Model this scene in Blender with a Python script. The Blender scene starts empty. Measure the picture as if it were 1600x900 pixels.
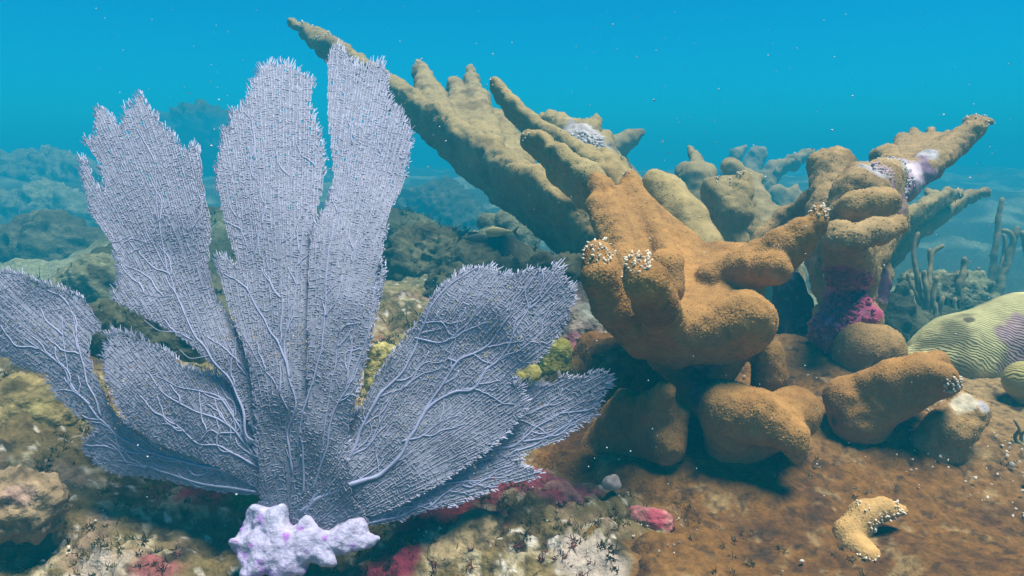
import bpy, math, random
import numpy as np

# ------------------------------------------------------------------ camera, world, sun, exposure
scene = bpy.context.scene
COL = scene.collection
FPX = 1142.0                      # focal length in pixels of a 1600 px wide frame
CAM_H = 0.55
PITCH = math.radians(9.9)
cam_d = bpy.data.cameras.new('camera'); cam = bpy.data.objects.new('camera', cam_d); COL.objects.link(cam)
cam_d.sensor_width = 36.0; cam_d.lens = 36.0 * FPX / 1600.0
cam_d.clip_start = 0.02; cam_d.clip_end = 500.0
cam.location = (0, 0, CAM_H); cam.rotation_euler = (math.pi / 2 - PITCH, 0, 0)
scene.camera = cam

SUN_EL = math.radians(77); SUN_AZ = math.radians(98)      # azimuth from +Y (away from camera) towards +X
world = bpy.data.worlds.new('World'); scene.world = world; world.use_nodes = True
wn = world.node_tree; wn.nodes.clear()
wo = wn.nodes.new('ShaderNodeOutputWorld'); wb = wn.nodes.new('ShaderNodeBackground')
sky = wn.nodes.new('ShaderNodeTexSky'); sky.sky_type = 'NISHITA'; sky.sun_disc = False
sky.sun_elevation = SUN_EL; sky.sun_rotation = SUN_AZ; sky.air_density = 1.0; sky.dust_density = 0.3
tint = wn.nodes.new('ShaderNodeMix'); tint.data_type = 'RGBA'; tint.blend_type = 'MULTIPLY'; tint.inputs[0].default_value = 1.0
tint.inputs[7].default_value = (0.01, 0.69, 1.0, 1)       # sky light filtered by the sea
wn.links.new(sky.outputs[0], tint.inputs[6]); wn.links.new(tint.outputs[2], wb.inputs[0])
wb.inputs[1].default_value = 0.072
wn.links.new(wb.outputs[0], wo.inputs[0])

sun_d = bpy.data.lights.new('sun', 'SUN'); sun = bpy.data.objects.new('sun', sun_d); COL.objects.link(sun)
sun_d.energy = 5.0; sun_d.angle = math.radians(24); sun_d.color = (1.0, 0.95, 0.86)
sun.rotation_euler = (math.pi / 2 - SUN_EL, 0, math.pi - SUN_AZ)   # points from the sun down to the reef
sun.location = (1, 1, 6)

scene.view_settings.view_transform = 'Standard'; scene.view_settings.look = 'None'
scene.view_settings.exposure = 0.78; scene.view_settings.gamma = 1.0; scene.view_settings.use_curve_mapping = False
scene.render.engine = 'CYCLES'
cy = scene.cycles
cy.use_denoising = True; cy.max_bounces = 6; cy.diffuse_bounces = 1; cy.glossy_bounces = 1; cy.transmission_bounces = 3
cy.volume_bounces = 1; cy.transparent_max_bounces = 4; cy.caustics_reflective = False; cy.caustics_refractive = False
HAZE_DENSITY = 0.115
HAZE_COLOR = (0.01, 0.39, 0.57)

# ------------------------------------------------------------------ geometry helpers
rng = np.random.default_rng(7)
random.seed(7)
CAM = np.array([0, 0, CAM_H])
FWD = np.array([0, math.cos(PITCH), -math.sin(PITCH)])
UPV = np.array([0, math.sin(PITCH), math.cos(PITCH)])
RGT = np.array([1.0, 0, 0])

def P(px, py, d):
    """World point seen at (px, py) of the 1600x900 frame, d metres in front of the lens."""
    px = np.asarray(px, float)[..., None]; py = np.asarray(py, float)[..., None]; d = np.asarray(d, float)[..., None]
    return CAM + d * (FWD + (px - 800) / FPX * RGT - (py - 450) / FPX * UPV)

def _hash(ix, iy, iz, seed):
    ix, iy, iz = (np.asarray(v, np.int64) for v in (ix, iy, iz))
    h = (ix * 374761393 + iy * 668265263 + iz * 2147483647 + seed * 1274126177) & 0xFFFFFFFF
    h = ((h ^ (h >> 13)) * 1274126177) & 0xFFFFFFFF
    h = ((h ^ (h >> 16)) * 2246822519) & 0xFFFFFFFF
    return ((h ^ (h >> 15)) & 0xFFFFFF) / float(0xFFFFFF)

def vnoise(p, seed=0):
    p = np.asarray(p, float); i = np.floor(p).astype(np.int64); f = p - i; f = f * f * (3 - 2 * f)
    out = 0
    for dx in (0, 1):
        for dy in (0, 1):
            for dz in (0, 1):
                w = (f[..., 0] if dx else 1 - f[..., 0]) * (f[..., 1] if dy else 1 - f[..., 1]) * (f[..., 2] if dz else 1 - f[..., 2])
                out = out + w * _hash(i[..., 0] + dx, i[..., 1] + dy, i[..., 2] + dz, seed)
    return out * 2 - 1

def fbm(p, octv=4, seed=0, gain=0.5):
    p = np.asarray(p, float); a = 1.0; s = 0; t = 0
    for o in range(octv):
        s = s + a * vnoise(p * (2.03 ** o) + o * 17.3, seed + o); t += a; a *= gain
    return s / t

def sstep(a, b, x):
    t = np.clip((x - a) / (b - a), 0, 1); return t * t * (3 - 2 * t)

def link(name, me, parent=None, loc=None):
    o = bpy.data.objects.new(name, me); COL.objects.link(o)
    if parent is not None: o.parent = parent
    if loc is not None: o.location = loc
    return o

def make_mesh(name, V, faces, mat=None, col=None, smooth=True):
    """faces: list of int arrays, each (n,3) or (n,4)."""
    me = bpy.data.meshes.new(name); V = np.asarray(V, np.float32)
    me.vertices.add(len(V)); me.vertices.foreach_set('co', V.ravel())
    faces = [np.asarray(f, np.int32) for f in faces if len(f)]
    tot = [np.full(len(f), f.shape[1], np.int32) for f in faces]
    idx = np.concatenate([f.ravel() for f in faces]); tot = np.concatenate(tot)
    start = np.concatenate([[0], np.cumsum(tot)[:-1]]).astype(np.int32)
    me.loops.add(len(idx)); me.loops.foreach_set('vertex_index', idx)
    me.polygons.add(len(tot)); me.polygons.foreach_set('loop_start', start)
    try: me.polygons.foreach_set('loop_total', tot)
    except Exception: pass
    me.polygons.foreach_set('use_smooth', np.full(len(tot), smooth, bool))
    me.update(calc_edges=True)
    if col is not None:
        a = me.color_attributes.new('col', 'FLOAT_COLOR', 'POINT')
        c = np.ones((len(V), 4), np.float32); c[:, :3] = col; a.data.foreach_set('color', c.ravel())
    if mat is not None: me.materials.append(mat)
    return me

def tag(o, label, cat, group=None, kind=None):
    o['label'] = label; o['category'] = cat
    if group: o['group'] = group
    if kind: o['kind'] = kind
    return o

def thing(name, label, cat, loc, group=None):
    o = bpy.data.objects.new(name, None); COL.objects.link(o); o.location = tuple(loc); o.empty_display_size = 0.05
    return tag(o, label, cat, group)

def frames(D):
    D = D / np.maximum(np.linalg.norm(D, axis=-1, keepdims=True), 1e-9)
    ref = np.where(np.abs(D[..., 2:3]) < 0.9, np.array([0, 0, 1.0]), np.array([1.0, 0, 0]))
    U = np.cross(D, ref); U /= np.linalg.norm(U, axis=-1, keepdims=True)
    return D, U, np.cross(D, U)

def prisms(A, B, ra, rb, n=4):
    """Many small tapered open prisms from A to B."""
    D, U, W = frames(B - A); m = len(A)
    ra = np.broadcast_to(ra, (m,)); rb = np.broadcast_to(rb, (m,))
    V = []
    for end, r in ((A, ra), (B, rb)):
        for k in range(n):
            a = 2 * math.pi * k / n
            V.append(end + r[:, None] * (math.cos(a) * U + math.sin(a) * W))
    V = np.stack(V, 1).reshape(-1, 3)                      # m x 2n
    base = (np.arange(m) * 2 * n)[:, None]
    F = np.concatenate([base + np.array([[k, (k + 1) % n, n + (k + 1) % n, n + k]]) for k in range(n)])
    return V, F

def spikes(A, B, r, n=3):
    D, U, W = frames(B - A); m = len(A); r = np.broadcast_to(r, (m,))
    V = [A + r[:, None] * (math.cos(2 * math.pi * k / n) * U + math.sin(2 * math.pi * k / n) * W) for k in range(n)] + [B]
    V = np.stack(V, 1).reshape(-1, 3); base = (np.arange(m) * (n + 1))[:, None]
    F = np.concatenate([base + np.array([[k, (k + 1) % n, n]]) for k in range(n)])
    return V, F

def tube(pts, rad, n=7, cap=True):
    pts = np.asarray(pts, float); rad = np.asarray(rad, float)
    T = np.gradient(pts, axis=0); _, U, W = frames(T)
    for i in range(1, len(pts)):                            # keep the frame from twisting
        d = T[i] / np.linalg.norm(T[i]); u = U[i - 1] - d * np.dot(U[i - 1], d); U[i] = u / np.linalg.norm(u); W[i] = np.cross(d, U[i])
    a = np.arange(n) * 2 * math.pi / n
    V = (pts[:, None] + rad[:, None, None] * (np.cos(a)[None, :, None] * U[:, None] + np.sin(a)[None, :, None] * W[:, None])).reshape(-1, 3)
    m = len(pts); F = []
    for i in range(m - 1):
        for k in range(n): F.append([i * n + k, i * n + (k + 1) % n, (i + 1) * n + (k + 1) % n, (i + 1) * n + k])
    Fq = np.array(F); Ft = np.zeros((0, 3), int)
    if cap:
        d0 = pts[0] - pts[1]; d1 = pts[-1] - pts[-2]
        V = np.vstack([V, pts[0] + d0 / np.linalg.norm(d0) * rad[0] * .7, pts[-1] + d1 / np.linalg.norm(d1) * rad[-1] * .8])
        Ft = np.array([[(k + 1) % n, k, m * n] for k in range(n)] + [[(m - 1) * n + k, (m - 1) * n + (k + 1) % n, m * n + 1] for k in range(n)])
    return V, Fq, Ft

def smooth_poly(pts, step):
    """Catmull-Rom resample of an (n,k) polyline."""
    p = np.asarray(pts, float); q = np.vstack([2 * p[0] - p[1], p, 2 * p[-1] - p[-2]]); out = []
    for i in range(1, len(q) - 2):
        n = max(2, int(np.linalg.norm((q[i + 1] - q[i])[:2]) / step)); t = (np.arange(n) / n)[:, None]
        out.append(.5 * (2 * q[i] + (q[i + 1] - q[i - 1]) * t + (2 * q[i - 1] - 5 * q[i] + 4 * q[i + 1] - q[i + 2]) * t ** 2
                         + (3 * q[i] - q[i - 1] - 3 * q[i + 1] + q[i + 2]) * t ** 3))
    out.append(p[-1:]); return np.vstack(out)

def inside(pts, poly):
    x, y = pts[..., 0], pts[..., 1]; c = np.zeros(x.shape, bool); n = len(poly)
    for i in range(n):
        x1, y1 = poly[i]; x2, y2 = poly[i - 1]
        if y1 == y2: continue
        c ^= ((y1 > y) != (y2 > y)) & (x < (x2 - x1) * (y - y1) / (y2 - y1) + x1)
    return c

class Mask:
    """Scanline-filled polygon, one sample per unit: quick repeated inside tests."""
    def __init__(self, poly):
        self.lo = np.floor(poly.min(0)).astype(int) - 2; hi = np.ceil(poly.max(0)).astype(int) + 2
        w, h = hi - self.lo; self.m = np.zeros((h, w), bool); xs = np.arange(w) + self.lo[0]
        a = np.roll(poly, 1, 0); b = poly
        for r in range(h):
            y = r + self.lo[1] + .01; c = (a[:, 1] > y) != (b[:, 1] > y)
            if not c.any(): continue
            xc = np.sort((b[c, 0] - a[c, 0]) * (y - a[c, 1]) / (b[c, 1] - a[c, 1]) + a[c, 0])
            self.m[r] = np.searchsorted(xc, xs) % 2 == 1
    def __call__(self, q):
        i = np.rint(q).astype(int) - self.lo; h, w = self.m.shape
        ok = (i[..., 0] >= 0) & (i[..., 0] < w) & (i[..., 1] >= 0) & (i[..., 1] < h)
        return ok & self.m[np.clip(i[..., 1], 0, h - 1), np.clip(i[..., 0], 0, w - 1)]

def poly_dist(pts, poly):
    d = np.full(pts.shape[:-1], 1e9)
    for i in range(len(poly)):
        a = np.asarray(poly[i - 1], float); b = np.asarray(poly[i], float); ab = b - a; ap = pts - a
        t = np.clip((ap @ ab) / max(ab @ ab, 1e-12), 0, 1); d = np.minimum(d, np.linalg.norm(ap - t[..., None] * ab, axis=-1))
    return np.where(inside(pts, poly), d, -d)

# --- implicit blobs: smooth union of round cones and thick triangles, meshed with surface nets
def sd_cone(p, a, b, ra, rb):
    ab = b - a; t = np.clip(((p - a) @ ab) / max(ab @ ab, 1e-12), 0, 1)
    return np.linalg.norm(p - a - t[..., None] * ab, axis=-1) - (ra + (rb - ra) * t)

def sd_tri(p, a, b, c, r):
    ba, cb, ac = b - a, c - b, a - c; pa, pb, pc = p - a, p - b, p - c; n = np.cross(ba, ac)
    s = np.sign(pa @ np.cross(ba, n)) + np.sign(pb @ np.cross(cb, n)) + np.sign(pc @ np.cross(ac, n))
    def e(v, w):
        t = np.clip((w @ v) / (v @ v), 0, 1); q = v * t[..., None] - w; return (q * q).sum(-1)
    d = np.where(s < 2, np.minimum(np.minimum(e(ba, pa), e(cb, pb)), e(ac, pc)), (pa @ n) ** 2 / (n @ n))
    return np.sqrt(d) - r

EDGES = [(0, 1), (2, 3), (4, 5), (6, 7), (0, 2), (1, 3), (4, 6), (5, 7), (0, 4), (1, 5), (2, 6), (3, 7)]
CORN = np.array([[(i >> 2) & 1, (i >> 1) & 1, i & 1] for i in range(8)], float)

def surface_nets(D, org, h):
    S = D < 0; nx, ny, nz = D.shape
    cnt = sum(S[i:nx - 1 + i, j:ny - 1 + j, k:nz - 1 + k].astype(np.int8) for i in (0, 1) for j in (0, 1) for k in (0, 1))
    cells = np.argwhere((cnt > 0) & (cnt < 8)); idx = np.full(cnt.shape, -1, np.int64)
    idx[tuple(cells.T)] = np.arange(len(cells))
    c8 = np.stack([D[tuple((cells + CORN[i].astype(int)).T)] for i in range(8)], 1)
    acc = np.zeros((len(cells), 3)); n = np.zeros(len(cells))
    for a, b in EDGES:
        da, db = c8[:, a], c8[:, b]; m = (da < 0) != (db < 0)
        t = np.where(m, da / np.where(m, da - db, 1), 0)
        acc += np.where(m[:, None], CORN[a] + (CORN[b] - CORN[a]) * t[:, None], 0); n += m
    V = org + (cells + acc / n[:, None]) * h; F = []
    for ax in range(3):
        sl0 = [slice(1, -1)] * 3; sl1 = [slice(1, -1)] * 3; sl0[ax] = slice(0, -1); sl1[ax] = slice(1, None)
        s0, s1 = S[tuple(sl0)], S[tuple(sl1)]
        e = np.argwhere(s0 != s1); off = np.ones(3, int); off[ax] = 0; e = e + off
        o1, o2 = [np.eye(3, dtype=int)[(ax + k) % 3] for k in (1, 2)]
        q = np.stack([idx[tuple((e - o1 - o2).T)], idx[tuple((e - o2).T)], idx[tuple(e.T)], idx[tuple((e - o1).T)]], 1)
        flip = ~S[tuple(e.T)]; q[flip] = q[flip][:, ::-1]; F.append(q[(q >= 0).all(1)])
    return V, np.concatenate(F)

def blob(cones, tris, h, k):
    los, his = [], []
    for c in cones: r = max(c[2], c[3]); los += [np.minimum(c[0], c[1]) - r]; his += [np.maximum(c[0], c[1]) + r]
    for t in tris: los += [np.min(t[:3], 0) - t[3]]; his += [np.max(t[:3], 0) + t[3]]
    lo = np.min(los, 0) - k - 3 * h; hi = np.max(his, 0) + k + 3 * h
    shp = np.ceil((hi - lo) / h).astype(int) + 1
    D = np.full(shp, 10 * h + k)
    items = [('c', c) for c in cones] + [('t', t) for t in tris]; mg = k + 3 * h
    for (kind, it), l, u in zip(items, los, his):
        i0 = np.maximum(((l - mg - lo) / h).astype(int), 0); i1 = np.minimum(((u + mg - lo) / h).astype(int) + 2, shp)
        ax = [lo[j] + np.arange(i0[j], i1[j]) * h for j in range(3)]
        p = np.stack(np.meshgrid(*ax, indexing='ij'), -1)
        d = sd_cone(p, *it) if kind == 'c' else sd_tri(p, *it)
        sl = tuple(slice(a, b) for a, b in zip(i0, i1)); o = D[sl]
        hh = np.maximum(k - np.abs(d - o), 0) / k; D[sl] = np.minimum(d, o) - hh * hh * k * .25
    return surface_nets(D, lo, h)

def vnormals(V, F):
    N = np.zeros_like(V)
    n = np.cross(V[F[:, 2]] - V[F[:, 0]], V[F[:, -1]] - V[F[:, 1]]) if F.shape[1] == 4 else np.cross(V[F[:, 1]] - V[F[:, 0]], V[F[:, 2]] - V[F[:, 0]])
    for j in range(F.shape[1]): np.add.at(N, F[:, j], n)
    return N / np.maximum(np.linalg.norm(N, axis=1, keepdims=True), 1e-12)

def cups(V, N, r, hgt):
    """Cheapest bump: four sides and a point."""
    m = len(V); _, U, W = frames(N); r = np.broadcast_to(r, (m,))[:, None]; hgt = np.broadcast_to(hgt, (m,))[:, None]
    A = np.stack([V - N * r * .3 + r * (math.cos(a) * U + math.sin(a) * W) for a in (0, 1.5708, 3.1416, 4.7124)] + [V + N * hgt], 1).reshape(-1, 3)
    b = (np.arange(m) * 5)[:, None]
    return A, np.concatenate([b + np.array([[k, (k + 1) % 4, 4]]) for k in range(4)])

def nodules(V, N, r, hgt):
    """Little five-point bumps sitting on a surface."""
    m = len(V); _, U, W = frames(N); r = np.broadcast_to(r, (m,))[:, None]; hgt = np.broadcast_to(hgt, (m,))[:, None]
    ring = [V - N * r * .4 + r * (math.cos(a) * U + math.sin(a) * W) for a in (0, 1.5708, 3.1416, 4.7124)]
    mid = [V + N * hgt * .6 + r * .72 * (math.cos(a) * U + math.sin(a) * W) for a in (0.78, 2.35, 3.93, 5.5)]
    A = np.stack(ring + mid + [V + N * hgt], 1).reshape(-1, 3); b = (np.arange(m) * 9)[:, None]
    T = []
    for k in range(4):
        T += [[k, (k + 1) % 4, 4 + k], [(k + 1) % 4, 4 + (k + 1) % 4, 4 + k], [4 + k, 4 + (k + 1) % 4, 8]]
    return A, np.concatenate([b + np.array([t]) for t in T])

# ------------------------------------------------------------------ materials
def mat_col(name, rough=0.85, noise_scale=60, noise_amt=0.35, bump_scale=0, bump=0.3, bump_dist=0.004, voronoi=False, transl=0.0, spec=0.25, fine=None):
    m = bpy.data.materials.new(name); m.use_nodes = True; nt = m.node_tree; nd = nt.nodes; L = nt.links
    b = nd['Principled BSDF']; b.inputs['Roughness'].default_value = rough; b.inputs['Specular IOR Level'].default_value = spec
    at = nd.new('ShaderNodeAttribute'); at.attribute_name = 'col'
    tc = nd.new('ShaderNodeTexCoord')
    nz = nd.new('ShaderNodeTexNoise'); nz.inputs['Scale'].default_value = noise_scale; nz.inputs['Detail'].default_value = 9; nz.inputs['Roughness'].default_value = .72
    L.new(tc.outputs['Object'], nz.inputs['Vector'])
    mr = nd.new('ShaderNodeMapRange'); mr.inputs[1].default_value = .3; mr.inputs[2].default_value = .7
    mr.inputs[3].default_value = 1 - noise_amt; mr.inputs[4].default_value = 1 + noise_amt
    L.new(nz.outputs[0], mr.inputs[0])
    mx = nd.new('ShaderNodeMix'); mx.data_type = 'RGBA'; mx.blend_type = 'MULTIPLY'; mx.inputs[0].default_value = 1
    L.new(at.outputs['Color'], mx.inputs[6]); L.new(mr.outputs[0], mx.inputs[7]); L.new(mx.outputs[2], b.inputs['Base Color'])
    if bump_scale:
        if voronoi:
            t = nd.new('ShaderNodeTexVoronoi'); t.inputs['Scale'].default_value = bump_scale; inv = nd.new('ShaderNodeMath'); inv.operation = 'SUBTRACT'
            inv.inputs[0].default_value = 1; L.new(tc.outputs['Object'], t.inputs['Vector']); L.new(t.outputs['Distance'], inv.inputs[1]); hsrc = inv.outputs[0]
        else:
            t = nd.new('ShaderNodeTexNoise'); t.inputs['Scale'].default_value = bump_scale; t.inputs['Detail'].default_value = 5; L.new(tc.outputs['Object'], t.inputs['Vector']); hsrc = t.outputs[0]
        bp = nd.new('ShaderNodeBump'); bp.inputs['Strength'].default_value = bump; bp.inputs['Distance'].default_value = bump_dist
        L.new(hsrc, bp.inputs['Height']); L.new(bp.outputs[0], b.inputs['Normal'])
    if transl > 0:
        tr = nd.new('ShaderNodeBsdfTranslucent'); L.new(mx.outputs[2], tr.inputs['Color']); ms = nd.new('ShaderNodeMixShader'); ms.inputs[0].default_value = transl
        L.new(b.outputs[0], ms.inputs[1]); L.new(tr.outputs[0], ms.inputs[2]); L.new(ms.outputs[0], nd['Material Output'].inputs['Surface'])
    return m

M_FAN = mat_col('sea_fan_net', .8, 90, .14, transl=.38, spec=.2)
M_RIB = mat_col('sea_fan_rib', .7, 60, .12, 300, .25, .001, spec=.25)
M_HOLD = mat_col('sea_fan_holdfast', .85, 90, .35, 220, .7, .003, spec=.15)
M_CORAL = mat_col('elkhorn_skin', .85, 70, .22, 260, .25, .003, voronoi=True, spec=.2)
M_CRUST = mat_col('coral_crust_skin', .85, 60, .6, 150, .9, .006, spec=.15)
M_ROCK = mat_col('reef_rock', .9, 34, .55, 70, .8, .01, spec=.15)
M_SEABED = mat_col('seabed_turf', .95, 40, .6, 90, .9, .012, spec=.1)
M_ALGAE = mat_col('turf_algae', .9, 20, .3, transl=.2, spec=.1)
M_SHELL = mat_col('pale_shell', .7, 120, .2, 200, .3, .001, spec=.3)
M_FISH = mat_col('fish_scales', .5, 50, .2, spec=.4)

# ------------------------------------------------------------------ seabed
def plane_px(px, py, z=0.0):
    r = FWD + (px - 800) / FPX * RGT - (py - 450) / FPX * UPV
    t = (z - CAM_H) / r[2]; return (CAM + r * t)[:2]

CRUST_PX = [(815, 742), (850, 712), (895, 690), (900, 660), (868, 628), (888, 592), (960, 570), (1090, 575), (1180, 590), (1290, 585), (1400, 585), (1500, 590), (1570, 610), (1800, 625),
            (2300, 700), (2500, 1000), (1500, 1150), (1120, 1100), (960, 960), (985, 900), (965, 880), (1000, 860), (1045, 838), (1040, 822), (960, 800), (915, 785), (870, 775), (835, 765)]
CRUST = [tuple(plane_px(*q)) for q in CRUST_PX]
# mounds: px, py on the plane, radius, height
MOUNDS = [(1010, 650, .20, .10), (1180, 640, .35, .05), (1250, 640, .22, .07), (1000, 680, .14, .03), (1560, 640, .40, .04), (470, 880, .15, -.05), (900, 560, .30, .17), (840, 620, .16, .05), (1150, 770, .13, .03), (1350, 725, .15, .035), (1030, 700, .16, .03),
          (60, 660, .30, .07), (-80, 760, .3, .08), (150, 560, .35, .08), (260, 800, .2, .03), (720, 800, .16, .035), (930, 845, .14, .03),
          (640, 520, .5, .10), (780, 470, .6, .14), (250, 440, .8, .20), (60, 390, 1.0, .22), (1500, 460, .8, .10), (480, 420, 1.2, .25), (680, 400, 1.0, .22)]
MXY = [(plane_px(a, b), r, h) for a, b, r, h in MOUNDS]

def ground(x, y, detail=True):
    x = np.asarray(x, float); y = np.asarray(y, float); p = np.stack([x, y, np.zeros_like(x)], -1); R = np.hypot(x, y)
    z = np.zeros_like(x)
    for c, r, h in MXY: z = z + h * np.exp(-(((x - c[0]) ** 2 + (y - c[1]) ** 2) / (r * r)))
    far = sstep(3.0, 9.0, R)
    z = z - .080 * np.clip(R - 1.75, 0, 4.6) * sstep(1.6, 2.4, R) + sstep(7.0, 13.0, R) * (.55 + .30 * fbm(p * .30, 3, 5)) + .06 * far * fbm(p * 1.1, 3, 15)
    cm = sstep(-.03, .03, poly_dist(p[..., :2], CRUST))
    rough = 1 - .8 * cm
    z = z + (.045 + .05 * sstep(1.6, 3, R)) * fbm(p * 3.1, 3, 21) * (1 - .45 * cm)
    if detail:
        rid = 1 - np.abs(fbm(p * 9.0, 4, 31)); z = z + rough * (.035 * (rid - .75) + .016 * fbm(p * 28, 3, 41))
        z = z + rough * .007 * fbm(p * 85, 2, 45) + cm * .0035 * fbm(p * 40, 3, 44)
    return z

def ground_hit(px, py, dmin=.5):
    r = FWD + (px - 800) / FPX * RGT - (py - 450) / FPX * UPV
    t = np.arange(dmin, 16, .01); q = CAM + r * t[:, None]; below = q[:, 2] < ground(q[:, 0], q[:, 1])
    i = int(np.argmax(below)) if below.any() else len(t) - 1; q, t = q[i], t[i]
    return q, t

th = np.concatenate([np.linspace(-math.pi, -.95, 34)[:-1], np.linspace(-.95, .95, 500), np.linspace(.95, math.pi, 34)[1:]])
rr = [.02, .1, .2, .3, .4, .5, .56, .6, .63, .66]
while rr[-1] < 2.6: rr.append(rr[-1] * 1.006)
while rr[-1] < 60: rr.append(rr[-1] * 1.017)
rr = np.array(rr)
TH, RR = np.meshgrid(th, rr); GX = RR * np.sin(TH); GY = RR * np.cos(TH)
GZ = ground(GX, GY)
GP = np.stack([GX, GY, np.zeros_like(GX)], -1)

def mixc(a, b, t): return a * (1 - t[..., None]) + np.asarray(b) * t[..., None]
def seabed_colour(p, z, px_patches=True):
    R = np.hypot(p[..., 0], p[..., 1])
    c = np.broadcast_to(np.array([.15, .108, .042]), p.shape).copy()
    c = mixc(c, (.24, .19, .08), sstep(-.1, .4, fbm(p * 7, 5, 51, .65)))
    c = mixc(c, (.30, .20, .13), sstep(.10, .45, fbm(p * 10, 5, 53, .65)) * .8)
    c = mixc(c, (.20, .05, .05), sstep(.22, .45, fbm(p * 12, 5, 54, .65)) * .75)
    c = mixc(c, (.045, .034, .018), sstep(-.02, .30, fbm(p * 13, 5, 52, .68)))
    c = mixc(c, (.40, .33, .20), sstep(.18, .36, fbm(p * 34, 4, 59, .65)) * .8)
    c = mixc(c, (.62, .56, .46), sstep(.40, .52, fbm(p * 70, 3, 56)) * .8)
    if px_patches:
        for qx, qy, rad, cc in RED:
            q = plane_px(qx, qy, .02); d = np.hypot(p[..., 0] - q[0], p[..., 1] - q[1]) / rad
            c = mixc(c, cc, sstep(1.1, .5, d + .6 * fbm(p * 26, 3, 58)))
    far = sstep(1.8, 3.2, R)
    pal = mixc(np.broadcast_to(np.array([.05, .055, .028]), p.shape), (.20, .22, .13), sstep(.0, .4, fbm(p * 2.2, 4, 57)))
    return mixc(c, 0, far) + pal * far[..., None]
RED = [(700, 800, .05, (.24, .035, .045)), (760, 785, .05, (.22, .045, .06)), (650, 815, .045, (.22, .03, .05)), (820, 775, .07, (.24, .05, .07)), (880, 790, .06, (.22, .06, .08)),
       (330, 775, .06, (.28, .04, .05)), (390, 770, .04, (.28, .04, .05)), (620, 860, .05, (.12, .015, .03)), (250, 885, .04, (.24, .08, .07)), (380, 790, .025, (.05, .16, .04)),
       (150, 880, .05, (.36, .29, .22)), (930, 890, .06, (.34, .28, .22))]
gcol = seabed_colour(GP, GZ)
cd = poly_dist(GP[..., :2], CRUST)
gcol = mixc(gcol, (.15, .075, .02), sstep(.0, .01, cd))
nr, nc = TH.shape
ii = (np.arange(nr - 1)[:, None] * nc + np.arange(nc - 1)[None, :]).ravel()
GF = np.stack([ii, ii + 1, ii + nc + 1, ii + nc], 1)[:, ::-1]
seabed = link('seabed', make_mesh('seabed', np.stack([GX, GY, GZ], -1).reshape(-1, 3), [GF], M_SEABED, gcol.reshape(-1, 3)))
seabed['kind'] = 'structure'

# ------------------------------------------------------------------ brown encrusting coral sheet over the right-hand seabed
g = .0056
xs = np.arange(-.2, 2.0, g); ys = np.arange(.62, 2.7, g); X, Y = np.meshgrid(xs, ys); pp = np.stack([X, Y, np.zeros_like(X)], -1)
dd = poly_dist(pp[..., :2], CRUST) + .022 * fbm(pp * 14, 3, 61) + .010 * fbm(pp * 45, 2, 62)
holes = sstep(.50, .62, fbm(pp * 11, 3, 63)) * sstep(.15, -.05, X - .75)
Z = ground(X, Y) + (-.007 + .031 * sstep(.0, .05, dd)) + .016 * fbm(pp * 7, 3, 60) * sstep(.02, .1, dd) + .006 * fbm(pp * 22, 3, 64) + .0045 * fbm(pp * 60, 3, 69)
ccol = np.broadcast_to(np.array([.155, .070, .015]), pp.shape)
ccol = mixc(ccol, (.21, .108, .03), sstep(-.1, .5, fbm(pp * 4, 3, 65)))
ccol = mixc(ccol, (.075, .032, .010), sstep(.0, .42, fbm(pp * 8, 5, 66, .65)))
ccol = mixc(ccol, (.28, .19, .08), sstep(.22, .5, fbm(pp * 26, 4, 68, .65)) * .7)
ccol = mixc(ccol, (.27, .18, .075), sstep(.9, 1.6, X + .5 * Y - .3))
ccol = mixc(ccol, (.04, .022, .010), sstep(.22, .40, fbm(pp * 60, 3, 70, .6)) * .8)
ccol = mixc(ccol, (.55, .48, .34), sstep(.016, .004, dd) * .85)
keep = dd > 0; nrow, ncol = X.shape
i0 = np.arange(nrow * ncol).reshape(nrow, ncol); kq = keep[:-1, :-1] & keep[1:, :-1] & keep[:-1, 1:] & keep[1:, 1:]
Q = np.stack([i0[:-1, :-1], i0[:-1, 1:], i0[1:, 1:], i0[1:, :-1]], -1)[kq]
used = np.unique(Q); remap = np.full(nrow * ncol, -1); remap[used] = np.arange(len(used))
crust = link('coral_crust', make_mesh('coral_crust', np.stack([X, Y, Z], -1).reshape(-1, 3)[used], [remap[Q]], M_CRUST, ccol.reshape(-1, 3)[used]))
tag(crust, 'brown coral sheet encrusting the seabed around the foot of the thick-lobed coral', 'coral')

# ------------------------------------------------------------------ elkhorn corals
BROWN = np.array([.40, .225, .065]); OLIVE = np.array([.29, .215, .088])
DEAD = (.38, .34, .33); PURP = (.42, .055, .13); DARKP = (.07, .025, .06); PALE = (.5, .43, .3)

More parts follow.
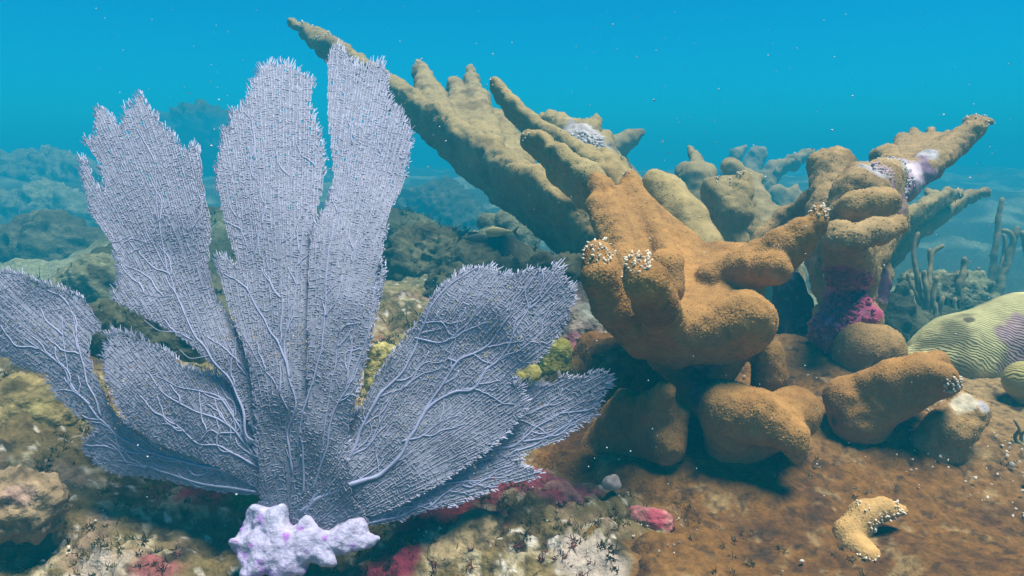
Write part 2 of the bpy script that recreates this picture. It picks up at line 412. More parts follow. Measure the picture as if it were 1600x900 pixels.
def coral(name, label, chains, tris=(), base=None, colour=BROWN, h_px=4.5, k_px=22, lump=.10, lump_f=20, nod=0, nod_r=1.9, masks=(), tips=(), group=None, cat='elkhorn coral', child=None, undercut={}):
    """chains: lists of (px, py, depth, radius px); tris: ((px,py,d)*3, r px). One skin plus its little polyp cups."""
    far = lambda d: d + 1.2 * max(0.0, d - 1.52)              # the rear branches stand farther off
    chains = [[(q[0], q[1], far(q[2]), q[3]) for q in c] for c in chains]; tris = [tuple((a[0], a[1], far(a[2])) for a in t[:3]) + (t[3],) for t in tris]
    masks = [(m[0], m[1], far(m[2]), m[3], m[4]) for m in masks]; tips = [(t[0], t[1], far(t[2])) + tuple(t[3:]) for t in tips]
    blades = []
    for i, c in enumerate(chains):                            # arms are wedges: broad lit top, face cut back below
        if i in undercut:
            hard = undercut[i] == 'w'; lay = []
            for dy, db, fr in (((-.58, 0.0, .42), (-.10, .55, .44), (.48, 1.2, .46)) if hard else ((-.25, 0.0, .75), (.10, .5, .70), (.40, 1.0, .60))):
                lay.append([(q[0], q[1] + dy * q[3], q[2] * (1 + db * q[3] / FPX), q[3] * fr) for q in c])
            blades += lay
            if hard:
                for n in range(len(c) - 1):
                    t0, t1, b0, b1 = lay[0][n], lay[0][n + 1], lay[2][n], lay[2][n + 1]; rt = .36 * min(c[n][3], c[n + 1][3])
                    tris = list(tris) + [(t0[:3], t1[:3], b0[:3], rt), (t1[:3], b1[:3], b0[:3], rt)]
        else: blades.append(c)
    chains = blades
    dref = np.mean([q[2] for c in chains for q in c]); s = dref / FPX
    cones = []
    for c in chains:
        pts = [P(*q[:3]) for q in c]; rs = [q[3] * q[2] / FPX for q in c]
        for i in range(len(c) - 1): cones.append((pts[i], pts[i + 1], rs[i], rs[i + 1]))
    tr = [(P(*t[0]), P(*t[1]), P(*t[2]), t[3] * dref / FPX) for t in tris]
    V, F = blob(cones, tr, h_px * s, k_px * s)
    N = vnormals(V, F)
    V = V + N * (lump * 60 * s * (.7 * fbm(V * lump_f, 3, 71) + .45 * fbm(V * lump_f * 3, 3, 72)))[:, None]
    N = vnormals(V, F)
    C = np.broadcast_to(colour, V.shape)
    C = mixc(C, colour * np.array([1.18, 1.15, 1.1]), sstep(-.1, .4, fbm(V * 16, 3, 73)))
    C = mixc(C, colour * np.array([.66, .60, .52]), sstep(.05, .5, fbm(V * 10, 4, 74, .6)))
    C = mixc(C, colour * np.array([1.25, 1.28, 1.35]), sstep(.25, .6, fbm(V * 7, 3, 78)))
    C = mixc(C, colour * np.array([.5, .42, .36]), sstep(.30, .5, fbm(V * 130, 2, 79)) * .3)
    live = np.ones(len(V))
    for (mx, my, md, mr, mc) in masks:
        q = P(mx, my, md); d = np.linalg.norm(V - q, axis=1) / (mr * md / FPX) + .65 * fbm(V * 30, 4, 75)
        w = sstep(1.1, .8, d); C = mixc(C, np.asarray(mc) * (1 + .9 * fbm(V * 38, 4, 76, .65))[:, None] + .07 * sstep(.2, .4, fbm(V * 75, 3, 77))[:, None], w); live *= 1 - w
    if base is None: base = V[np.argmin(V[:, 2])]
    base = np.asarray(base)
    root = thing(name, label, cat, base, group)
    link('branches' if child is None else child, make_mesh('elkhorn', V - base, [F], M_CORAL, C), root)
    if nod:
        A = np.linalg.norm(np.cross(V[F[:, 2]] - V[F[:, 0]], V[F[:, 3]] - V[F[:, 1]]), axis=1) / 2
        if nod > 4: nod *= 1.05; nod_r *= .8
        m = int(A.sum() / (nod * s) ** 2); pick = rng.choice(len(F), m, p=A / A.sum())
        w = rng.dirichlet((1, 1, 1, 1), m)[..., None]; pv = (V[F[pick]] * w).sum(1); pn = (N[F[pick]] * w).sum(1)
        pn += rng.normal(0, .25, pn.shape) + np.array([0, 0, .15]); pn /= np.linalg.norm(pn, axis=1, keepdims=True)
        ok = rng.random(m) < live[F[pick, 0]]; pv, pn, pc = pv[ok], pn[ok], C[F[pick[ok], 0]]
        r = nod_r * s * rng.uniform(.7, 1.25, len(pv)); A2, T2 = cups(pv, pn, r, r * rng.uniform(.35, .8, len(pv)))
        o = link('polyp_cups', make_mesh('polyp_cups', A2 - base, [T2], M_CORAL, np.repeat(pc * rng.uniform(.92, 1.1, (len(pv), 1)), 5, 0)), root); o['kind'] = 'stuff'
    for (tx, ty, td, trad, n, rp, *tc_) in tips:
        q = P(tx, ty, td); near = np.where(np.linalg.norm(V - q, axis=1) < trad * td / FPX)[0]
        if not len(near): continue
        pick = rng.choice(near, n); pv = V[pick] + rng.normal(0, h_px * s * .4, (n, 3)); pn = N[pick] + rng.normal(0, .3, (n, 3)); pn /= np.linalg.norm(pn, axis=1, keepdims=True)
        r = rp * .74 * s * rng.uniform(.6, 1.2, n); A2, T2 = nodules(pv, pn, r, r * (.7 if tc_ else 1.7))
        nm = 'dead_crust' if tc_ else 'growth_tip'
        o = link(nm, make_mesh(nm, A2 - base, [T2], M_SHELL, np.repeat(np.array(tc_[0] if tc_ else [.75, .62, .45]) * rng.uniform(.5 if tc_ and tc_[0][1] < .2 else .8, 1.15, (n, 1)), 9, 0)), root); o['kind'] = 'stuff'
    return root

# -- the front colony with its thick forked ridge and dish
coral('elkhorn_coral', 'large brown elkhorn coral in front with two white-tipped knobs and a dished plate',
  [[(962, 482, 1.15, 40), (1005, 512, 1.16, 46), (1055, 525, 1.17, 50), (1105, 526, 1.17, 50), (1163, 505, 1.16, 54)],
   [(936, 400, 1.12, 25), (940, 432, 1.11, 29), (958, 474, 1.13, 36)],
   [(1000, 414, 1.02, 21), (1010, 440, 1.01, 31), (1024, 472, 1.05, 33), (1038, 508, 1.13, 34)],
   [(1040, 415, 1.20, 26), (1036, 450, 1.20, 34)],
   [(1165, 503, 1.19, 50), (1185, 500, 1.22, 30)],
   [(1050, 545, 1.29, 42), (1090, 578, 1.33, 44), (1105, 620, 1.34, 42), (1120, 700, 1.35, 50)],
   [(1130, 540, 1.29, 42), (1100, 585, 1.33, 44)],
   [(985, 430, 1.31, 22), (960, 350, 1.40, 24), (938, 295, 1.47, 20), (930, 282, 1.48, 13)],
   [(1050, 410, 1.34, 20), (1005, 330, 1.46, 22), (985, 290, 1.50, 17), (984, 274, 1.50, 9)],
   [(1110, 440, 1.32, 30), (1180, 415, 1.30, 36), (1225, 393, 1.26, 36), (1252, 372, 1.25, 29), (1274, 352, 1.24, 16), (1279, 333, 1.24, 12)],
   [(1160, 420, 1.30, 30), (1210, 420, 1.24, 26)],
   [(1120, 395, 1.42, 20), (1160, 400, 1.42, 20)],
   [(1196, 545, 1.27, 26), (1202, 590, 1.28, 25), (1195, 640, 1.30, 28)],
   [(1110, 622, 1.22, 32), (1140, 640, 1.17, 44), (1185, 650, 1.15, 42), (1215, 660, 1.15, 36)],
   [(1240, 646, 1.20, 41), (1215, 655, 1.18, 38), (1165, 685, 1.22, 40)],
   [(1215, 665, 1.13, 30), (1238, 685, 1.12, 23), (1247, 708, 1.12, 17)],
   [(1140, 660, 1.19, 44), (1143, 705, 1.23, 40), (1150, 745, 1.26, 40), (1152, 775, 1.28, 58), (1152, 800, 1.30, 90)]],
  [((930, 320, 1.44), (985, 300, 1.50), (990, 462, 1.30), 19), ((985, 300, 1.50), (1100, 400, 1.43), (990, 462, 1.30), 19),
   ((990, 462, 1.30), (1100, 400, 1.43), (1090, 508, 1.24), 19), ((1100, 400, 1.43), (1180, 405, 1.38), (1090, 508, 1.24), 19), ((1180, 405, 1.38), (1175, 485, 1.26), (1090, 508, 1.24), 19)],
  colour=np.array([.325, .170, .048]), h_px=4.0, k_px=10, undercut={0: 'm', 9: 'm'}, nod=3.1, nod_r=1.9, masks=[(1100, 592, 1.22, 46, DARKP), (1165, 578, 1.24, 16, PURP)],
  tips=[(936, 388, 1.10, 30, 60, 2.8), (1000, 402, 1.00, 30, 60, 3.0), (970, 440, 1.11, 16, 20, 2.6), (1279, 328, 1.24, 17, 46, 2.8), (984, 268, 1.5, 12, 16, 2.4)])

# -- branch folded behind the dish
coral('elkhorn_coral', 'smooth tan elkhorn branch arching just behind the dished plate', [[(1022, 282, 1.62, 18), (1040, 305, 1.62, 28), (1070, 345, 1.60, 32), (1092, 390, 1.58, 34), (1100, 480, 1.58, 36), (1110, 600, 1.6, 50)]],
  colour=OLIVE * 1.1, nod=4.5, lump=.07)

# -- the big sloping branch at the back, its tip behind the sea fan
coral('elkhorn_coral', 'longest elkhorn branch sloping up behind the sea fan with a ragged fingered plate',
  [[(1000, 620, 1.85, 75), (960, 440, 1.80, 62), (905, 360, 1.85, 56), (850, 320, 1.90, 50), (790, 282, 1.97, 42), (735, 240, 2.03, 40), (680, 196, 2.10, 34), (640, 168, 2.15, 27), (600, 138, 2.2, 24), (540, 96, 2.3, 23), (505, 70, 2.35, 22), (488, 58, 2.38, 14)],
   [(505, 66, 2.33, 16), (478, 48, 2.40, 10), (455, 35, 2.44, 6)],
   [(800, 276, 1.90, 18), (840, 290, 1.88, 22), (880, 330, 1.84, 30)],
   [(700, 205, 2.12, 22), (672, 150, 2.33, 22), (660, 118, 2.42, 14), (655, 100, 2.45, 9)],
   [(760, 240, 2.05, 18), (722, 180, 2.33, 22), (712, 140, 2.45, 13), (708, 128, 2.46, 8)],
   [(770, 230, 2.10, 20), (745, 160, 2.38, 20), (738, 125, 2.46, 10), (734, 107, 2.48, 8)],
   [(640, 165, 2.2, 20), (618, 135, 2.32, 15), (607, 124, 2.34, 8)],
   [(810, 275, 2.02, 20), (800, 225, 2.22, 20), (775, 185, 2.38, 16)],
   [(665, 190, 2.15, 14), (640, 150, 2.3, 12), (630, 140, 2.34, 9)]],
  [((690, 200, 2.12), (800, 285, 1.98), (705, 165, 2.38), 13), ((800, 285, 1.98), (790, 205, 2.36), (705, 165, 2.38), 13), ((800, 285, 1.98), (845, 300, 1.96), (800, 220, 2.30), 14)],
  colour=OLIVE, h_px=4.0, k_px=11, undercut={0: 'w', 2: 'w'}, lump=.16, lump_f=14, nod=4.6, nod_r=2.0, tips=[(478, 48, 2.4, 16, 24, 2.4), (510, 58, 2.33, 16, 16, 2.2), (656, 98, 2.44, 12, 14, 2.0), (734, 107, 2.47, 11, 12, 2.0)])

# -- two-fingered branch in the middle
coral('elkhorn_coral', 'two-fingered elkhorn branch with dark undersides reaching left above the long sloping one',
  [[(773, 131, 1.86, 9), (784, 146, 1.85, 13), (803, 172, 1.83, 17), (835, 203, 1.80, 22), (880, 235, 1.76, 28), (930, 270, 1.72, 28), (990, 330, 1.66, 34), (1060, 440, 1.62, 44), (1080, 600, 1.62, 60)],
   [(823, 218, 1.66, 10), (845, 226, 1.65, 18), (872, 256, 1.63, 30), (915, 290, 1.60, 34), (965, 335, 1.58, 36), (1050, 420, 1.6, 38)],
   [(870, 232, 1.8, 16), (940, 258, 1.76, 24), (985, 300, 1.72, 26)]],
  colour=OLIVE * 1.05, h_px=4.0, k_px=11, undercut={0: 'w', 1: 'w'}, lump=.14, lump_f=16, nod=4.2, nod_r=2.0, tips=[(772, 130, 1.86, 13, 20, 2.2), (823, 216, 1.66, 13, 16, 2.2)])

# -- white-patched branch behind it
coral('elkhorn_coral', 'elkhorn branch with bare white dead patch between two short brown fingers',
  [[(862, 190, 2.02, 16), (890, 208, 2.0, 22), (925, 240, 1.96, 30), (955, 285, 1.95, 34), (1000, 380, 1.95, 40), (1040, 560, 1.95, 60)], [(933, 188, 2.02, 10), (920, 205, 2.0, 15), (905, 225, 1.96, 20)], [(850, 187, 2.05, 10), (880, 215, 2.0, 16)], [(935, 230, 1.96, 22), (948, 215, 1.98, 10)]],
  colour=OLIVE, h_px=4.2, k_px=12, lump=.16, lump_f=24, nod=5, masks=[(898, 215, 1.96, 36, DEAD), (920, 232, 1.93, 36, DEAD), (930, 252, 1.92, 32, DEAD), (885, 208, 1.96, 16, DEAD)], tips=[(908, 228, 1.93, 36, 260, 3.4, (.55, .50, .48))])

# -- distant ones
def far_coral(label, chains, **k):
    return coral('elkhorn_coral', label, chains, colour=OLIVE * .95, h_px=4.5, k_px=10, lump=.12, lump_f=14, nod=0, group='hazy elkhorn corals in the distance', **k)
far_coral('hazy elkhorn branch forking towards open water right of the white dead patch', [[(1003, 206, 2.7, 8), (985, 216, 2.7, 12), (960, 232, 2.7, 17), (965, 270, 2.75, 20), (1000, 310, 2.8, 26), (1020, 420, 2.8, 40)], [(962, 218, 2.75, 9), (955, 245, 2.7, 14)], [(945, 215, 2.6, 14), (950, 260, 2.65, 22), (975, 330, 2.7, 30)]])
coral('elkhorn_coral', 'stubby elkhorn with a dark shaded face and one short finger, behind the dish',
  [[(1107, 297, 1.85, 16), (1120, 312, 1.83, 30), (1140, 345, 1.82, 42), (1150, 400, 1.82, 38), (1160, 600, 1.8, 60)], [(1162, 277, 1.82, 11), (1158, 298, 1.82, 16), (1148, 330, 1.82, 30)], [(1128, 290, 1.84, 14), (1150, 290, 1.83, 14)], [(1160, 320, 1.9, 20), (1175, 370, 1.9, 20), (1180, 420, 1.9, 30)]],
  colour=OLIVE, k_px=12, nod=5, undercut={0: 'w'}, tips=[(1128, 282, 1.82, 14, 12, 2.2), (1162, 270, 1.82, 12, 12, 2.2)])
far_coral('hazy flat-topped elkhorn stump left of the stubby dark-faced one', [[(1068, 268, 2.35, 14), (1085, 278, 2.3, 22), (1088, 310, 2.3, 28), (1095, 420, 2.3, 40)], [(1105, 268, 2.4, 16), (1092, 285, 2.35, 20)], [(1078, 232, 2.5, 6), (1086, 250, 2.45, 9), (1092, 265, 2.4, 12)]])
far_coral('hazy elkhorn stem leaning right behind the stubby dark-faced one', [[(1140, 262, 2.3, 16), (1165, 285, 2.3, 18), (1180, 320, 2.25, 22), (1205, 350, 2.2, 26), (1225, 480, 2.2, 40)], [(1188, 281, 2.3, 7), (1168, 288, 2.3, 12)], [(1185, 345, 2.2, 20), (1215, 375, 2.15, 22)]])
far_coral('faint blue-grey elkhorn arm stretching right beneath open water', [[(1268, 238, 3.6, 8), (1240, 252, 3.6, 10), (1215, 265, 3.6, 11), (1200, 275, 3.6, 13), (1195, 320, 3.6, 22), (1200, 420, 3.6, 40)], [(1205, 256, 3.6, 6), (1208, 275, 3.6, 9)], [(1237, 250, 3.5, 6), (1215, 268, 3.5, 9)]])
far_coral('faintest elkhorn twig at the end of sight, tips upward', [[(1163, 232, 4.2, 6), (1148, 245, 4.2, 9), (1140, 275, 4.2, 14), (1140, 340, 4.2, 30)], [(1185, 240, 4.4, 14), (1175, 262, 4.4, 14), (1165, 320, 4.3, 20)]])
far_coral('faint elkhorn stub low between hazy stem and stacked lobes', [[(1243, 295, 3.3, 9), (1238, 310, 3.3, 14), (1235, 350, 3.3, 24), (1240, 430, 3.2, 36)], [(1215, 305, 3.3, 16), (1230, 340, 3.3, 20)]])

# -- right-hand colony of stacked lobes on a purple trunk
coral('elkhorn_coral', 'stacked-lobe elkhorn coral on a purple crusted trunk with an arm raised right',
  [[(1288, 258, 1.72, 24), (1312, 256, 1.70, 22), (1308, 282, 1.70, 38), (1300, 330, 1.66, 36), (1300, 390, 1.62, 36), (1310, 440, 1.60, 40)],
   [(1292, 270, 1.72, 26), (1300, 262, 1.7, 26)],
   [(1340, 278, 1.62, 24), (1335, 300, 1.60, 32), (1318, 345, 1.60, 30)],
   [(1335, 322, 1.50, 23), (1362, 320, 1.49, 24), (1385, 317, 1.49, 22)], [(1330, 325, 1.52, 20), (1310, 350, 1.58, 26)],
   [(1308, 372, 1.42, 24), (1335, 374, 1.41, 21), (1370, 362, 1.41, 19), (1403, 349, 1.42, 15)], [(1308, 372, 1.42, 24), (1300, 395, 1.5, 34)],
   [(1335, 380, 1.46, 22), (1330, 420, 1.54, 34)],
   [(1305, 330, 1.68, 28), (1265, 325, 1.72, 24), (1225, 350, 1.74, 24), (1190, 382, 1.74, 22), (1165, 430, 1.74, 24)],
   [(1330, 400, 1.55, 42), (1325, 460, 1.58, 40), (1310, 510, 1.56, 38), (1305, 560, 1.56, 52)],
   [(1370, 305, 1.70, 32), (1405, 290, 1.74, 26), (1452, 256, 1.78, 22), (1497, 221, 1.82, 19), (1522, 202, 1.82, 15), (1530, 195, 1.82, 12)],
   [(1512, 189, 1.83, 7), (1528, 190, 1.82, 8), (1546, 190, 1.83, 5)],
   [(1370, 290, 1.66, 34), (1385, 345, 1.66, 30), (1350, 400, 1.62, 34)],
   [(1352, 300, 1.6, 30), (1385, 275, 1.68, 30)],
   [(1408, 215, 1.97, 8), (1412, 235, 1.92, 15), (1420, 258, 1.82, 20)], [(1428, 206, 1.98, 7), (1434, 228, 1.93, 13)], [(1455, 204, 1.98, 6), (1458, 222, 1.93, 12)], [(1480, 208, 1.97, 6), (1480, 222, 1.9, 12)],
   [(1372, 244, 1.8, 14), (1388, 242, 1.8, 15), (1398, 262, 1.76, 22)],
   [(1315, 500, 1.56, 42), (1290, 515, 1.54, 26)], [(1310, 530, 1.54, 40), (1335, 500, 1.54, 40)], [(1232, 445, 1.70, 24), (1238, 480, 1.71, 30), (1245, 520, 1.70, 30)],
   [(1370, 430, 1.66, 24), (1350, 440, 1.64, 30)], [(1375, 445, 1.64, 15), (1360, 470, 1.64, 28)]],
  [((1410, 225, 1.95), (1485, 215, 1.95), (1470, 245, 1.80), 11), ((1410, 225, 1.95), (1470, 245, 1.80), (1405, 265, 1.78), 13)],
  colour=np.array([.30, .195, .08]), h_px=4.0, k_px=10, undercut={6: 'w', 8: 'w'}, lump=.12, nod=3.8, nod_r=1.9,
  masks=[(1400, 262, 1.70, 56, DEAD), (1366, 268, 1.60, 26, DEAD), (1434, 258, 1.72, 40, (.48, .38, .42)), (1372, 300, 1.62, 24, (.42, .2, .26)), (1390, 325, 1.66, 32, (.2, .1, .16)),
         (1318, 470, 1.53, 58, PURP), (1308, 515, 1.50, 56, (.48, .10, .20)), (1325, 425, 1.52, 30, (.22, .04, .12)), (1372, 440, 1.63, 34, DARKP), (1238, 475, 1.68, 66, (.028, .02, .04)), (1305, 545, 1.53, 30, (.36, .07, .14)), (1450, 235, 1.76, 22, (.4, .36, .36)), (1440, 285, 1.76, 40, (.17, .10, .15)), (1395, 310, 1.72, 40, (.2, .09, .15))],  # near-black mask paints in the shade of the hollow left of the trunk
  tips=[(1525, 186, 1.82, 24, 34, 2.2), (1312, 505, 1.52, 54, 420, 4.2, (.40, .06, .14)), (1320, 450, 1.53, 44, 160, 4.0, (.26, .04, .11)), (1402, 262, 1.70, 48, 300, 3.6, (.48, .42, .42)), (1368, 275, 1.62, 26, 120, 3.4, (.46, .33, .35))])
coral('elkhorn_coral', 'pair of thin elkhorn arms pointing right under the raised arm',
  [[(1500, 302, 2.3, 5), (1480, 306, 2.28, 8), (1450, 325, 2.22, 13), (1405, 350, 2.16, 20), (1370, 390, 2.12, 28), (1360, 520, 2.1, 40)], [(1542, 299, 2.4, 4), (1515, 308, 2.38, 8), (1470, 338, 2.32, 12), (1420, 370, 2.24, 18), (1380, 410, 2.2, 24)], [(1450, 300, 2.36, 6), (1460, 308, 2.34, 9), (1445, 325, 2.3, 12)]],
  [((1440, 318, 2.3), (1490, 303, 2.32), (1420, 345, 2.2), 6)], colour=OLIVE, k_px=10, nod=5.5, undercut={0: 'w', 1: 'w'}, tips=[(1498, 301, 2.3, 16, 16, 1.8), (1540, 299, 2.4, 14, 14, 1.8)])

# -- low stubs on the crust
coral('elkhorn_stub', 'plain rounded brown coral knob in front of the purple trunk', [[(1345, 540, 1.50, 34), (1375, 545, 1.50, 34), (1365, 590, 1.52, 42)], [(1335, 545, 1.5, 28), (1340, 610, 1.53, 60), (1345, 645, 1.55, 90)]], colour=np.array([.31, .185, .065]), nod=3.6, k_px=16, lump=.07)
coral('elkhorn_stub', 'lumpy brown coral stub leaning right with a white growing tip', [[(1325, 625, 1.29, 36), (1345, 650, 1.29, 46), (1338, 690, 1.32, 42), (1340, 728, 1.34, 50), (1345, 755, 1.36, 85)], [(1325, 622, 1.29, 34), (1370, 612, 1.26, 36), (1395, 602, 1.24, 37), (1440, 590, 1.22, 36), (1475, 594, 1.20, 26), (1488, 598, 1.20, 14)], [(1380, 630, 1.26, 36), (1430, 605, 1.24, 36)], [(1465, 565, 1.30, 18), (1440, 585, 1.28, 26)]],
  colour=np.array([.325, .165, .045]), nod=3.0, nod_r=1.6, k_px=12, undercut={1: 'm'}, lump=.09, tips=[(1487, 598, 1.19, 16, 50, 2.8)], masks=[(1295, 660, 1.27, 18, DARKP)])
coral('elkhorn_stub', 'small coral stub with a pale scuffed top, low at right', [[(1535, 640, 1.25, 12), (1515, 646, 1.25, 26), (1485, 668, 1.25, 34), (1465, 700, 1.27, 40), (1455, 735, 1.29, 75)], [(1500, 630, 1.27, 18), (1490, 660, 1.27, 30)]], colour=np.array([.33, .2, .075]), nod=4, k_px=14, lump=.14, lump_f=30, masks=[(1510, 628, 1.23, 24, PALE), (1535, 638, 1.23, 14, DEAD)])
coral('elkhorn_stub', 'dark brown two-lobed coral stub under the front ridge, beside the low fan blade', [[(1040, 612, 1.17, 18), (1026, 640, 1.20, 28), (1018, 672, 1.23, 34), (1014, 705, 1.27, 44), (1012, 735, 1.30, 70)], [(980, 632, 1.24, 24), (968, 660, 1.26, 30), (962, 700, 1.29, 56)], [(1056, 650, 1.2, 22), (1040, 690, 1.2, 36)]], colour=np.array([.27, .135, .036]), nod=3.4, k_px=16, lump=.12)
coral('coral_fragment', 'small hooked coral piece with white-beaded edges lying on brown crust', [[(1408, 797, 1.06, 9), (1380, 795, 1.06, 18), (1352, 805, 1.06, 22), (1325, 832, 1.05, 20), (1318, 845, 1.05, 17)], [(1325, 842, 1.05, 20), (1345, 860, 1.02, 20), (1355, 868, 1.01, 20)], [(1340, 825, 1.06, 22), (1330, 850, 1.06, 24)]],
  colour=np.array([.46, .28, .10]), h_px=3, k_px=8, nod=4.2, nod_r=2.6, lump=.05, cat='coral', tips=[(1405, 800, 1.05, 14, 30, 2.8), (1365, 880, 1.0, 16, 40, 3.0), (1340, 880, 1.0, 16, 36, 3.0), (1365, 820, 1.04, 12, 16, 2.6), (1385, 812, 1.04, 12, 16, 2.6), (1350, 790, 1.05, 10, 12, 2.4)])

# ------------------------------------------------------------------ maze coral mound and other rocks
def rock(name, label, cat, chains, colour, patches=(), mat=None, h_px=5, k_px=14, lump=.3, lump_f=16, group=None, child='stone', ridges=0):
    dref = np.mean([q[2] for c in chains for q in c]); s = dref / FPX; cones = []
    for c in chains:
        pts = [P(*q[:3]) for q in c]; rs = [q[3] * q[2] / FPX for q in c]
        for i in range(len(c) - 1): cones.append((pts[i], pts[i + 1], rs[i], rs[i + 1]))
    V, F = blob(cones, [], h_px * s, k_px * s); N = vnormals(V, F)
    d = lump * 60 * s * (.6 * fbm(V * lump_f, 4, 81) + .35 * (1 - 2 * np.abs(fbm(V * lump_f * 2.2, 3, 82))))
    d = d + lump * 60 * s * (.3 * fbm(V * lump_f * 6, 3, 88))
    if ridges: d = d + .0020 * np.cos(ridges * (V[:, 0] * .35 + V[:, 1] * 1.0 + V[:, 2] * .6) + 16 * fbm(V * 13, 2, 83))
    V = V + N * d[:, None]
    C = np.broadcast_to(np.asarray(colour, float), V.shape)
    C = mixc(C, np.asarray(colour) * 1.6, sstep(.0, .4, fbm(V * lump_f * 1.5, 3, 84))); C = mixc(C, np.asarray(colour) * .35, sstep(.1, .45, fbm(V * lump_f * 1.3, 4, 85)))
    for (mx, my, md, mr, mc) in patches:
        q = P(mx, my, md); dd_ = np.linalg.norm(V - q, axis=1) / (mr * md / FPX) + .5 * fbm(V * 35, 3, 86); C = mixc(C, np.asarray(mc) * (1 + .5 * fbm(V * 70, 3, 87))[:, None], sstep(1.05, .75, dd_))
    base = V[np.argmin(V[:, 2])]
    o = link(name, make_mesh(name, V - base, [F], mat or M_ROCK, C), loc=tuple(base))
    return tag(o, label, cat, group)

M_MAZE = mat_col('maze_coral_skin', .8, 40, .15, 120, .3, .003, spec=.2)
_b = M_MAZE.node_tree.nodes; _w = _b.new('ShaderNodeTexWave'); _w.inputs['Scale'].default_value = 62; _w.inputs['Distortion'].default_value = 9; _w.inputs['Detail'].default_value = 2; _w.inputs['Detail Scale'].default_value = .6; _w.bands_direction = 'DIAGONAL'
_bp = next(q for q in _b if q.type == 'BUMP'); _tc = next(q for q in _b if q.type == 'TEX_COORD'); _bp.inputs['Distance'].default_value = .003; _bp.inputs['Strength'].default_value = .5
M_MAZE.node_tree.links.new(_tc.outputs['Object'], _w.inputs['Vector']); M_MAZE.node_tree.links.new(_w.outputs['Fac'], _bp.inputs['Height'])
rock('maze_coral', 'pale yellow-green ridged coral mound with a dark pit at the right edge', 'coral', [[(1420, 590, 1.75, 40), (1500, 560, 1.75, 62), (1600, 545, 1.75, 80), (1700, 540, 1.75, 80), (1800, 560, 1.75, 70)]], (.40, .37, .17),
     [(1600, 515, 1.62, 46, (.30, .20, .20)), (1640, 560, 1.62, 70, (.28, .19, .19)), (1515, 503, 1.70, 9, (.09, .07, .04))], mat=M_MAZE, h_px=2.6, k_px=30, lump=.05, lump_f=8)
rock('maze_coral', 'small yellowish ridged coral cut off by the right edge', 'coral', [[(1600, 595, 1.50, 30), (1640, 600, 1.5, 40), (1640, 660, 1.5, 50)]], (.36, .31, .11), mat=M_MAZE, h_px=3.6, lump=.05, lump_f=8)
rock('reef_rock', 'grey-pink rough rock between the sea fan and the front coral', 'rock', [[(900, 470, 1.75, 30), (905, 520, 1.72, 50), (900, 600, 1.7, 80)], [(950, 500, 1.75, 40), (960, 580, 1.72, 60)], [(860, 540, 1.7, 30), (850, 600, 1.65, 50)]], (.20, .16, .13),
     [(890, 545, 1.64, 26, (.30, .11, .14)), (860, 590, 1.62, 24, (.3, .22, .2)), (930, 490, 1.68, 30, (.24, .24, .2))], lump=.22, lump_f=22)
rock('mustard_coral', 'mustard yellow coral lump beside grey-pink rock', 'coral', [[(860, 548, 1.58, 14), (875, 552, 1.58, 18), (868, 575, 1.58, 26)]], (.36, .32, .07), lump=.14, lump_f=30)
rock('mustard_coral', 'low mustard coral lump peeping above the lower right blade', 'coral', [[(812, 588, 1.5, 10), (830, 584, 1.5, 12), (825, 600, 1.5, 20)]], (.38, .33, .09), lump=.1, lump_f=30)
rock('coral_plate', 'thin mustard plate with pale lip under the front ridge', 'coral', [[(925, 560, 1.70, 9), (950, 548, 1.68, 12), (985, 545, 1.66, 14), (1020, 550, 1.64, 14), (1010, 590, 1.64, 24), (960, 590, 1.67, 20)], [(1010, 560, 1.64, 20), (1040, 600, 1.62, 34)], [(978, 500, 1.76, 7), (1000, 525, 1.72, 8), (1003, 545, 1.70, 9)], [(960, 590, 1.67, 20), (970, 640, 1.65, 40), (1030, 660, 1.65, 45)]], (.30, .19, .05),
     [(1003, 533, 1.70, 12, (.5, .48, .25)), (1000, 612, 1.62, 8, (.5, .45, .25)), (928, 556, 1.69, 9, (.5, .46, .2))], mat=M_CRUST, lump=.06, lump_f=18, h_px=3.6, k_px=14)
rock('finger_coral', 'small yellow knobbly coral in the gap right of the tall blades', 'coral', [[(583, 548, 1.5, 9), (587, 575, 1.5, 12), (590, 600, 1.5, 20)], [(598, 545, 1.5, 10), (600, 575, 1.5, 12)], [(612, 549, 1.5, 9), (608, 575, 1.5, 12)], [(575, 562, 1.5, 7), (580, 585, 1.5, 10)]], (.34, .29, .10), h_px=3, k_px=5, lump=.06, lump_f=40)
rock('reef_rock', 'tan pitted rock with red crust above it, right of holdfast', 'rock', [[(700, 850, 1.04, 22), (745, 838, 1.05, 34), (775, 822, 1.07, 22)], [(740, 870, 1.03, 34), (690, 875, 1.02, 24)]], (.19, .14, .07), [(705, 805, 1.07, 28, (.30, .05, .06)), (765, 795, 1.08, 30, (.3, .06, .08)), (735, 840, 1.0, 10, (.05, .05, .04))], lump=.16, lump_f=34, h_px=3.6)
rock('reef_rock', 'rosy crusted oblong stone with pale lip on the brown crust', 'rock', [[(950, 812, 1.10, 13), (1000, 812, 1.10, 16), (1035, 818, 1.09, 18)], [(930, 805, 1.11, 10), (955, 815, 1.1, 14)]], (.36, .13, .12), [(1030, 838, 1.07, 12, (.6, .55, .42)), (1025, 808, 1.08, 20, (.32, .06, .08))], lump=.12, lump_f=45, h_px=3)
rock('reef_rock', 'maroon turfed hump at the left rim of brown crust', 'rock', [[(830, 795, 1.13, 22), (870, 790, 1.13, 30), (900, 805, 1.12, 26)], [(850, 825, 1.10, 28), (800, 815, 1.1, 22)]], (.22, .10, .09), [(860, 778, 1.1, 24, (.27, .045, .06)), (905, 790, 1.1, 16, (.14, .06, .08)), (840, 815, 1.08, 20, (.2, .17, .08))], lump=.2, lump_f=40, h_px=3.4)
